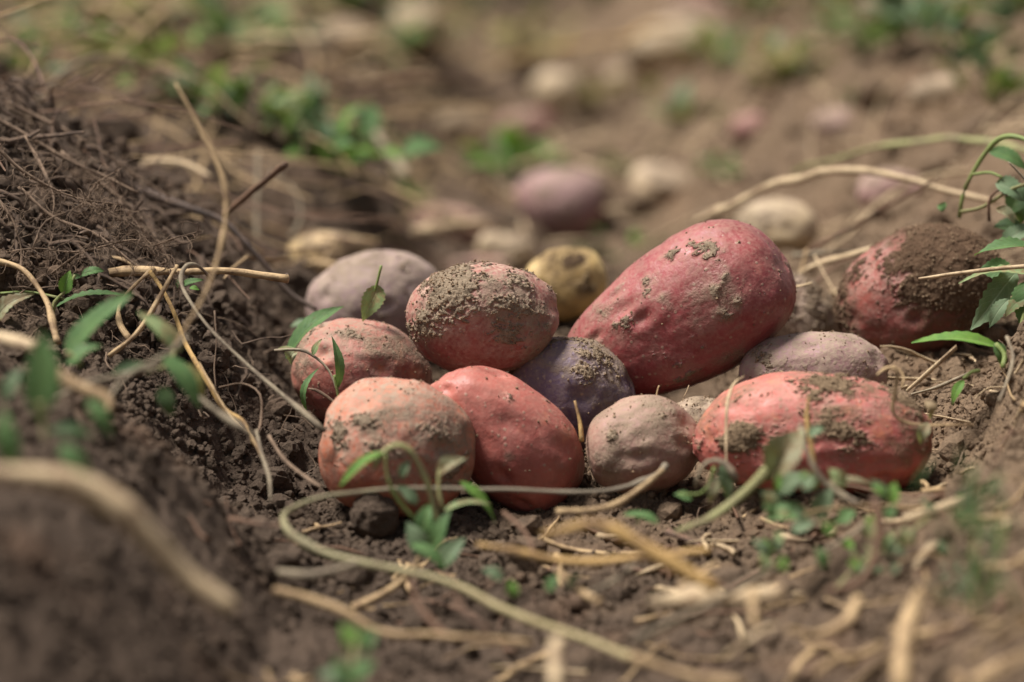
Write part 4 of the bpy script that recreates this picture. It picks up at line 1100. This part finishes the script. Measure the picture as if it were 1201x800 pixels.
weed('broadleaf_weed', 'small weed with a serrated narrow leaf under the root clump', 'weed', (62, 365, 1.36),
 [('green', [(-5, 345, 1.37), (30, 343), (58, 347), (78, 352, 1.36)], 2), ('green', [(62, 366, 1.36), (66, 352), (80, 338), (88, 322, 1.36)], 2)],
 [('bright', (72, 344), (84, 318), 10, 1.36, dict(tilt=(.4, 0))), ('green', (66, 362), (146, 340), 7, 1.355, dict(tilt=(0, .6), serr=.2)),
  ('green', (95, 322), (122, 318), 8, 1.38, {}), ('green', (78, 326), (98, 324), 5, 1.37, {})], 'weeds on the left bank')
weed('wilted_leaf', 'pale wilted leaf curled at the left edge', 'leaf', (0, 380, 1.345), [],
 [('wilted', (-4, 382), (36, 342), 14, 1.345, dict(curl=.2, fold=.5))])
weed('grass_sprout', 'small green sprout poking out under the cut stick', 'weed', (218, 335, 1.385),
 [], [('green', (212, 336), (238, 326), 6, 1.39, {}), ('green', (214, 326), (206, 338), 5, 1.39, {}), ('bright', (222, 338), (234, 340), 4, 1.38, {})])
weed('sprig', 'green sprig with narrow leaves against the left orange-red potato', 'sprig', (401, 478, 1.365),
 [('grey', [(402, 480, 1.365), (396, 460), (384, 432), (366, 415), (350, 409), (322, 410, 1.375)], [3, 2.4, 2, 1.8, 1.6, 1]),
  ('root', [(403, 482, 1.36), (388, 468), (372, 458), (362, 456, 1.36)], [3, 2.6, 2.4, 1.4]), ('green', [(398, 470, 1.365), (394, 452), (392, 440, 1.365)], 2.6)],
 [('green', (393, 456), (391, 392), 7.5, 1.365, dict(tilt=(.5, -.4), serr=.04)), ('green', (361, 482), (371, 430), 5.5, 1.37, dict(tilt=(-.4, -.3), curl=.25)),
  ('pale', (366, 416), (378, 398), 5, 1.37, {}), ('pale', (346, 409), (322, 412), 3.5, 1.375, {}), ('wilted', (350, 412), (340, 428), 9, 1.38, dict(curl=.4, fold=.8))])
weed('green_leaf', 'bright green leaf tucked beside the left orange-red potato', 'leaf', (338, 415, 1.43), [],
 [('green', (334, 418), (402, 358), 17, 1.43, dict(tilt=(-.4, .3), serr=.03, fold=.4))])
weed('mottled_leaf', 'mottled pale green leaf standing up between the back potatoes', 'leaf', (432, 378, 1.415),
 [('green', [(436, 352, 1.412), (441, 336), (447, 312, 1.41)], [2, 2.6, 2.8])],
 [('pale', (442, 334), (428, 378), 15, 1.412, dict(tilt=(.2, -.3), shape=.7))])
weed('green_leaf', 'small dull leaf on the soil left of the ashen potato', 'leaf', (350, 385, 1.5), [],
 [('blue', (340, 384), (372, 380), 8, 1.5, dict(tilt=(0, .8)))])
weed('drooping_weed', 'pale drooping weed with a hooked stalk in front of the orange potato', 'weed', (515, 620, 1.225),
 [('olive', [(517, 615, 1.225), (508, 588), (498, 556), (484, 530), (466, 523), (448, 534), (440, 550, 1.215)], [5, 5, 4.6, 4.4, 4, 3.4, 3]),
  ('olive', [(520, 600, 1.225), (514, 575), (516, 550), (528, 540, 1.23)], 2.4), ('green', [(500, 620, 1.22), (470, 590), (455, 560), (452, 530, 1.22)], 2.2)],
 [('bright', (450, 532), (394, 568), 9, 1.215, dict(tilt=(0, .4), fold=.5)), ('wilted', (512, 558), (546, 534), 11, 1.23, dict(fold=.6, curl=.25)),
  ('bright', (538, 565), (582, 614), 8, 1.235, dict(tilt=(.3, .2))), ('pale', (520, 600), (575, 590), 7, 1.225, dict(tilt=(0, .6))),
  ('blue', (490, 590), (465, 570), 10, 1.22, {}), ('blue', (500, 655), (480, 610), 15, 1.205, {}), ('green', (505, 645), (530, 600), 12, 1.21, {}),
  ('blue', (520, 665), (545, 630), 14, 1.20, {}), ('green', (492, 625), (505, 590), 13, 1.215, {}), ('blue', (470, 560), (482, 540), 8, 1.22, {}), ('green', (480, 640), (525, 668), 12, 1.195, dict(tilt=(0, .5)))])
weed('weed_seedling', 'round green seedling leaf on the soil below the mauve potato', 'weed', (750, 612, 1.22),
 [('green', [(748, 616, 1.22), (750, 608), (752, 604, 1.22)], 2)], [('green', (772, 612), (732, 602), 11, 1.22, dict(tilt=(0, .7), serr=.02))])
weed('weed_seedling', 'tiny bright weed on the ground in the front centre', 'weed', (600, 695, 1.15), [],
 [('bright', (602, 700), (600, 680), 9, 1.15, {}), ('blue', (590, 680), (565, 668), 9, 1.16, {}), ('green', (640, 692), (655, 675), 9, 1.155, {}), ('blue', (665, 690), (682, 672), 6, 1.16, {})])
weed('drooping_weed', 'wilted grey-green weed standing in front of the coral potato', 'weed', (800, 625, 1.19),
 [('olive', [(792, 625, 1.20), (830, 608), (868, 580), (898, 550), (916, 522, 1.20)], [4, 5, 6, 7, 6]),
  ('grey', [(935, 500, 1.215), (945, 530), (962, 560), (990, 582), (1010, 590, 1.20)], [3, 4, 5, 5, 4])],
 [('wilted', (903, 562), (942, 498), 25, 1.20, dict(fold=.6, curl=.25, wave=.3)), ('blue', (928, 510), (898, 548), 14, 1.205, dict(fold=.5)),
  ('blue', (948, 512), (968, 502), 8, 1.22, {}), ('blue', (915, 580), (950, 555), 15, 1.21, {}), ('green', (900, 612), (958, 600), 20, 1.195, dict(tilt=(0, .5))),
  ('pale', (955, 575), (945, 550), 10, 1.21, {}), ('wilted', (968, 570), (1022, 566), 8, 1.21, dict(tilt=(0, .6))), ('blue', (960, 608), (975, 572), 14, 1.20, {}),
  ('green', (985, 612), (1005, 600), 11, 1.19, {}), ('blue', (930, 625), (955, 610), 10, 1.185, {}), ('blue', (915, 600), (890, 575), 12, 1.2, {})])
weed('weed_seedling', 'small weed with a folded leaf beside the left end of the coral potato', 'weed', (840, 580, 1.235),
 [('green', [(795, 580, 1.235), (820, 580), (832, 568), (838, 548, 1.235)], 2.6)],
 [('blue', (846, 545), (852, 588), 10, 1.235, dict(fold=.5)), ('wilted', (838, 560), (835, 592), 8, 1.235, {}), ('green', (812, 584), (790, 580), 7, 1.235, {})])
weed('dry_leaf', 'dry curled leaf hanging on the curled tendril', 'leaf', (1086, 500, 1.275), [],
 [('wilted', (1090, 496), (1080, 522), 9, 1.275, dict(fold=.6, curl=.3)), ('dry', (1084, 470), (1092, 492), 8, 1.278, dict(fold=.7, curl=.4))])
weed('broadleaf_weed', 'green weed with arching stalk beside the muddy potato at the right edge', 'weed', (1175, 330, 1.43),
 [('green', [(1126, 252, 1.475), (1132, 222), (1148, 186), (1168, 164), (1190, 160), (1215, 168, 1.44)], [3, 3.4, 3.6, 3.8, 3.6, 3.4]),
  ('green', [(1140, 204, 1.46), (1160, 202), (1175, 208, 1.45)], 1.8), ('olive', [(1128, 250, 1.47), (1155, 243), (1185, 222), (1210, 214, 1.44)], 3),
  ('brown', [(1160, 260, 1.46), (1160, 235), (1172, 222), (1182, 230, 1.45)], 2.4), ('grey', [(1205, 215, 1.42), (1192, 200), (1182, 190, 1.42)], [2, 1.8, 1.2])],
 [('green', (1160, 180), (1205, 196), 12, 1.47, {}), ('blue', (1168, 215), (1205, 232), 16, 1.45, {}), ('dark', (1185, 250), (1208, 215), 13, 1.46, {}),
  ('green', (1108, 246), (1100, 240), 8, 1.47, {}), ('dark', (1165, 268), (1210, 275), 14, 1.46, dict(tilt=(0, .4))), ('blue', (1175, 285), (1212, 262), 12, 1.45, {}),
  ('dark', (1195, 232), (1200, 262), 12, 1.47, {}), ('wilted', (1168, 245), (1190, 262), 8, 1.44, dict(fold=.6))], 'weeds on the right bank')
weed('broadleaf_weed', 'serrated green weed leaves reaching in front of the muddy potato', 'weed', (1190, 390, 1.37),
 [('green', [(1195, 420, 1.36), (1196, 385), (1206, 345, 1.37)], 3)],
 [('green', (1215, 290), (1143, 296), 11, 1.39, dict(tilt=(0, .7), fold=.5, serr=.1)), ('green', (1190, 316), (1148, 314), 13, 1.40, dict(tilt=(0, -.3), shape=1.0)),
  ('pale', (1212, 322), (1125, 330), 8, 1.38, dict(tilt=(0, .6), serr=.14)), ('blue', (1196, 322), (1136, 384), 16, 1.385, dict(tilt=(.5, 0), serr=.1)),
  ('green', (1205, 330), (1196, 385), 15, 1.37, dict(tilt=(-.4, 0))), ('blue', (1185, 352), (1160, 384), 9, 1.375, {}), ('pale', (1212, 340), (1180, 372), 10, 1.37, dict(serr=.12))], 'weeds on the right bank')
weed('broadleaf_weed', 'long level serrated leaf over the soil right of the coral potato', 'weed', (1178, 425, 1.33),
 [('green', [(1176, 430, 1.325), (1178, 415), (1168, 402, 1.33)], 4)],
 [('bright', (1176, 408), (1070, 394), 11, 1.335, dict(tilt=(0, .5), serr=.07, fold=.35, shape=1.15)), ('green', (1166, 402), (1178, 430), 8, 1.33, dict(fold=.5))], 'weeds on the right bank')
weed('green_leaf', 'small pale leaf lying on the right hump below the level leaf', 'leaf', (1118, 470, 1.33),
 [('green', [(1130, 445, 1.33), (1140, 437), (1150, 435, 1.33)], 2.4)], [('bright', (1131, 446), (1117, 475), 7, 1.33, dict(tilt=(0, .3)))])
# feathery weed at lower right
dill_leaves = []
rr_ = random.Random(4)
for k in range(46):
    x, y = rr_.gauss(1145, 28), rr_.uniform(560, 720)
    dill_leaves.append((rr_.choice(['dark', 'blue', 'green']), (x, y), (x + rr_.uniform(-26, 26), y - rr_.uniform(18, 48)), rr_.uniform(2.5, 5), rr_.uniform(1.00, 1.06), dict(nu=10, nv=2)))
weed('feathery_weed', 'feathery dark green weed blurred at the lower right', 'weed', (1145, 720, 1.03),
 [('green', [(1146, 725, 1.03), (1142, 660), (1148, 600), (1138, 555, 1.03)], 2.5), ('green', [(1150, 725, 1.03), (1170, 660), (1178, 610, 1.04)], 2), ('green', [(1140, 725, 1.03), (1122, 670), (1110, 640, 1.02)], 2)], dill_leaves)
gl = []
for k in range(48):
    x, y = rr_.uniform(900, 1130), rr_.uniform(570, 690)
    gl.append((rr_.choice(['green', 'bright', 'blue', 'blue', 'pale']), (x, y), (x + rr_.uniform(-20, 20), y - rr_.uniform(6, 26)), rr_.uniform(5, 11), rr_.uniform(1.12, 1.20), dict(nu=10, nv=4)))
weed('creeping_weed', 'creeping weed with small leaves spread over the lower right bank', 'weed', (1030, 660, 1.15),
 [('olive', [(980, 690, 1.15), (1010, 660), (1050, 640), (1090, 610, 1.17)], 2.4), ('grey', [(960, 650, 1.17), (1000, 625), (1030, 600, 1.18)], 2)], gl)
weed('broadleaf_weed', 'blurred bright green weed at the bottom left of centre', 'weed', (410, 805, 1.03),
 [('olive', [(412, 810, 1.03), (415, 780), (420, 750, 1.04)], 4)],
 [('bright', (420, 762), (400, 732), 16, 1.04, {}), ('green', (425, 762), (442, 738), 14, 1.04, {}), ('blue', (410, 800), (372, 790), 15, 1.02, {}), ('green', (412, 795), (440, 775), 14, 1.03, {}), ('green', (405, 812), (392, 770), 12, 1.02, {})])

# weeds further away, on the soil where their line of sight meets it
leaf_lib = {}
def far_weed(label, c, n, size, mats, seed, spread=1.0):
    r = random.Random(seed)
    P, d = G(*c)
    e = bpy.data.objects.new('far_weed', None); COL.objects.link(e); e.location = P
    tag(e, label, 'weed', 'blurred weeds behind the pile')
    s = 1.6 * size * d / F_PX
    for k in range(int(n * 1.6)):
        m = r.choice(mats)
        key = (m, r.randrange(3))
        if key not in leaf_lib:
            V, Fq, att = leaf_mesh((0, 0, 0), (1, 0, 0.15), r.uniform(.2, .34), (0, 0, 1), seed=len(leaf_lib) + 500, nu=9, nv=4, curl=.18)
            me = make_mesh('leaf', V, Fq, {'leafuv': att}); me.materials.append(LEAF[m]); leaf_lib[key] = me
        o = link('leaf', leaf_lib[key], None, e)
        rad = s * spread * abs(r.gauss(0, .55)); a = r.uniform(0, 6.28)
        o.location = (rad * math.cos(a), rad * math.sin(a), r.uniform(0.02, .55) * s + 0.3 * rad * max(0, -math.cos(a)))
        L_ = s * r.uniform(.4, .85)
        o.scale = (L_, L_, L_)
        o.rotation_euler = (r.uniform(-.5, .5), -r.uniform(-.2, 1.1), a + r.uniform(-1, 1))
    return e

FAR = [
 ('bright green weed behind the lone purple-pink potato', (603, 215), 16, 38, ['bright', 'green'], 1),
 ('green weed left of the flat pink potato', (478, 250), 10, 26, ['green', 'bright'], 2),
 ('green weed on the left slope above the pale yellow potato', (395, 205), 20, 45, ['green', 'blue', 'bright'], 3),
 ('light green weed near the top of the left slope', (280, 75), 22, 50, ['green', 'blue', 'pale'], 4),
 ('green weed at the upper left behind the bent stalk', (155, 95), 18, 46, ['green', 'bright', 'yellow'], 5),
 ('dull green weed behind the long reddish twig', (330, 165), 16, 36, ['blue', 'pale', 'green'], 6),
 ('dark green weed at the top edge left of centre', (420, 15), 18, 50, ['dark', 'green', 'blue'], 7),
 ('dark weed at the top edge in the centre', (575, 12), 24, 66, ['dark', 'dark', 'green'], 8),
 ('green weed high on the right bank', (1020, 72), 22, 46, ['green', 'pale', 'blue'], 9),
 ('dark weed on the right bank beside the high green weed', (1080, 60), 22, 50, ['dark', 'blue'], 10),
 ('dark weed in the top right corner', (1180, 20), 26, 64, ['dark', 'green'], 11),
 ('small yellowish weed on the far right ground', (840, 80), 12, 32, ['yellow', 'green'], 12),
 ('small dark weed beside the small pink potato', (1008, 125), 10, 20, ['dark', 'blue'], 13),
 ('pale leaf tuft right of the lone purple-pink potato', (718, 208), 7, 20, ['pale', 'wilted'], 14),
 ('small green weed right of the tan potato', (848, 215), 10, 22, ['dark', 'green'], 15),
 ('yellow-green weed at the upper left below the top edge', (225, 25), 16, 40, ['yellow', 'green', 'dry'], 16),
 ('green weed at the upper right of the left slope', (430, 175), 10, 28, ['pale', 'bright'], 17),
 ('low green weed at the foot of the far left slope', (360, 150), 14, 34, ['green', 'blue'], 18),
 ('small weed behind the yellow potato', (690, 310), 6, 20, ['green', 'dark'], 19),
 ('single blade weed left of the ruby potato', (742, 300), 5, 22, ['bright', 'pale'], 20),
 ('dark green weed at the top edge right of centre', (690, 5), 14, 44, ['dark', 'blue'], 21),
 ('dry yellow weed on the far ground in the middle', (615, 75), 14, 40, ['yellow', 'dry', 'dry'], 22),
 ('dry leaf litter at the top left', (120, 40), 16, 42, ['dry', 'yellow', 'wilted'], 23),
 ('dry leaf tuft high on the left slope', (330, 60), 12, 34, ['dry', 'wilted'], 24),
 ('dull weed on the far right bank below the dark corner weed', (1150, 85), 12, 36, ['blue', 'dark'], 25),
 ('grey-green weed on the left slope under the reddish twig', (250, 140), 16, 40, ['blue', 'pale', 'green'], 26),
 ('green weed beside the stalk on the back of the left slope', (455, 200), 10, 30, ['green', 'dark'], 27),
 ('yellow-green weed behind the beige potato', (360, 25), 18, 46, ['green', 'yellow', 'pale'], 28),
 ('dull green weed left of the pale yellow far potato', (440, 75), 14, 38, ['blue', 'green'], 29),
 ('green weed in the top left corner', (60, 60), 16, 44, ['green', 'blue', 'yellow'], 30),
 ('olive weed above the tan potato on the far right', (900, 110), 12, 34, ['yellow', 'blue', 'dry'], 31),
 ('grey-green weed on the far right ground above the tan potato', (800, 150), 12, 34, ['blue', 'pale', 'dry'], 32),
 ('dry yellowish tuft on the right bank left of the small pink potato', (930, 95), 14, 36, ['yellow', 'dry', 'blue'], 33),
 ('dark tuft behind the large cream potato at the top', (890, 30), 16, 46, ['dark', 'blue', 'dry'], 34),
 ('brown dry tuft right of the earthy beige potato', (1165, 130), 14, 40, ['dry', 'wilted', 'dark'], 35),
 ('dry leaf tuft between the cream and the dark red far potatoes', (700, 130), 10, 28, ['dry', 'yellow'], 36),
 ('pale dry tuft on the far left slope beside the reddish twig', (500, 70), 14, 40, ['dry', 'wilted', 'pale'], 37),
 ('grey-green weed at the left edge above the bent stalk', (20, 100), 14, 36, ['blue', 'green', 'dry'], 38),
 ('dry pinkish leaf tuft at the top right of centre', (950, 15), 14, 46, ['dry', 'yellow', 'dark'], 39),
]
for row in FAR:
    far_weed(*row)

# one rounded clod on the soil in front of the orange potato
N0, Fc = ICO[5]
g, d = G(440, 622)
Vc = N0 * np.array([.0115, .011, .012]) * (1 + .16 * fbm(N0 * 2.2 + 4, 3, 7) + .05 * fbm(N0 * 8, 2, 9))[:, None]
tag(link('soil_clod', make_mesh('soil_clod', Vc, Fc), M_CRUMB, None, g + np.array([0, 0, .007])),
    'rounded soil clod on the ground in front of the orange-brown potato', 'clod')
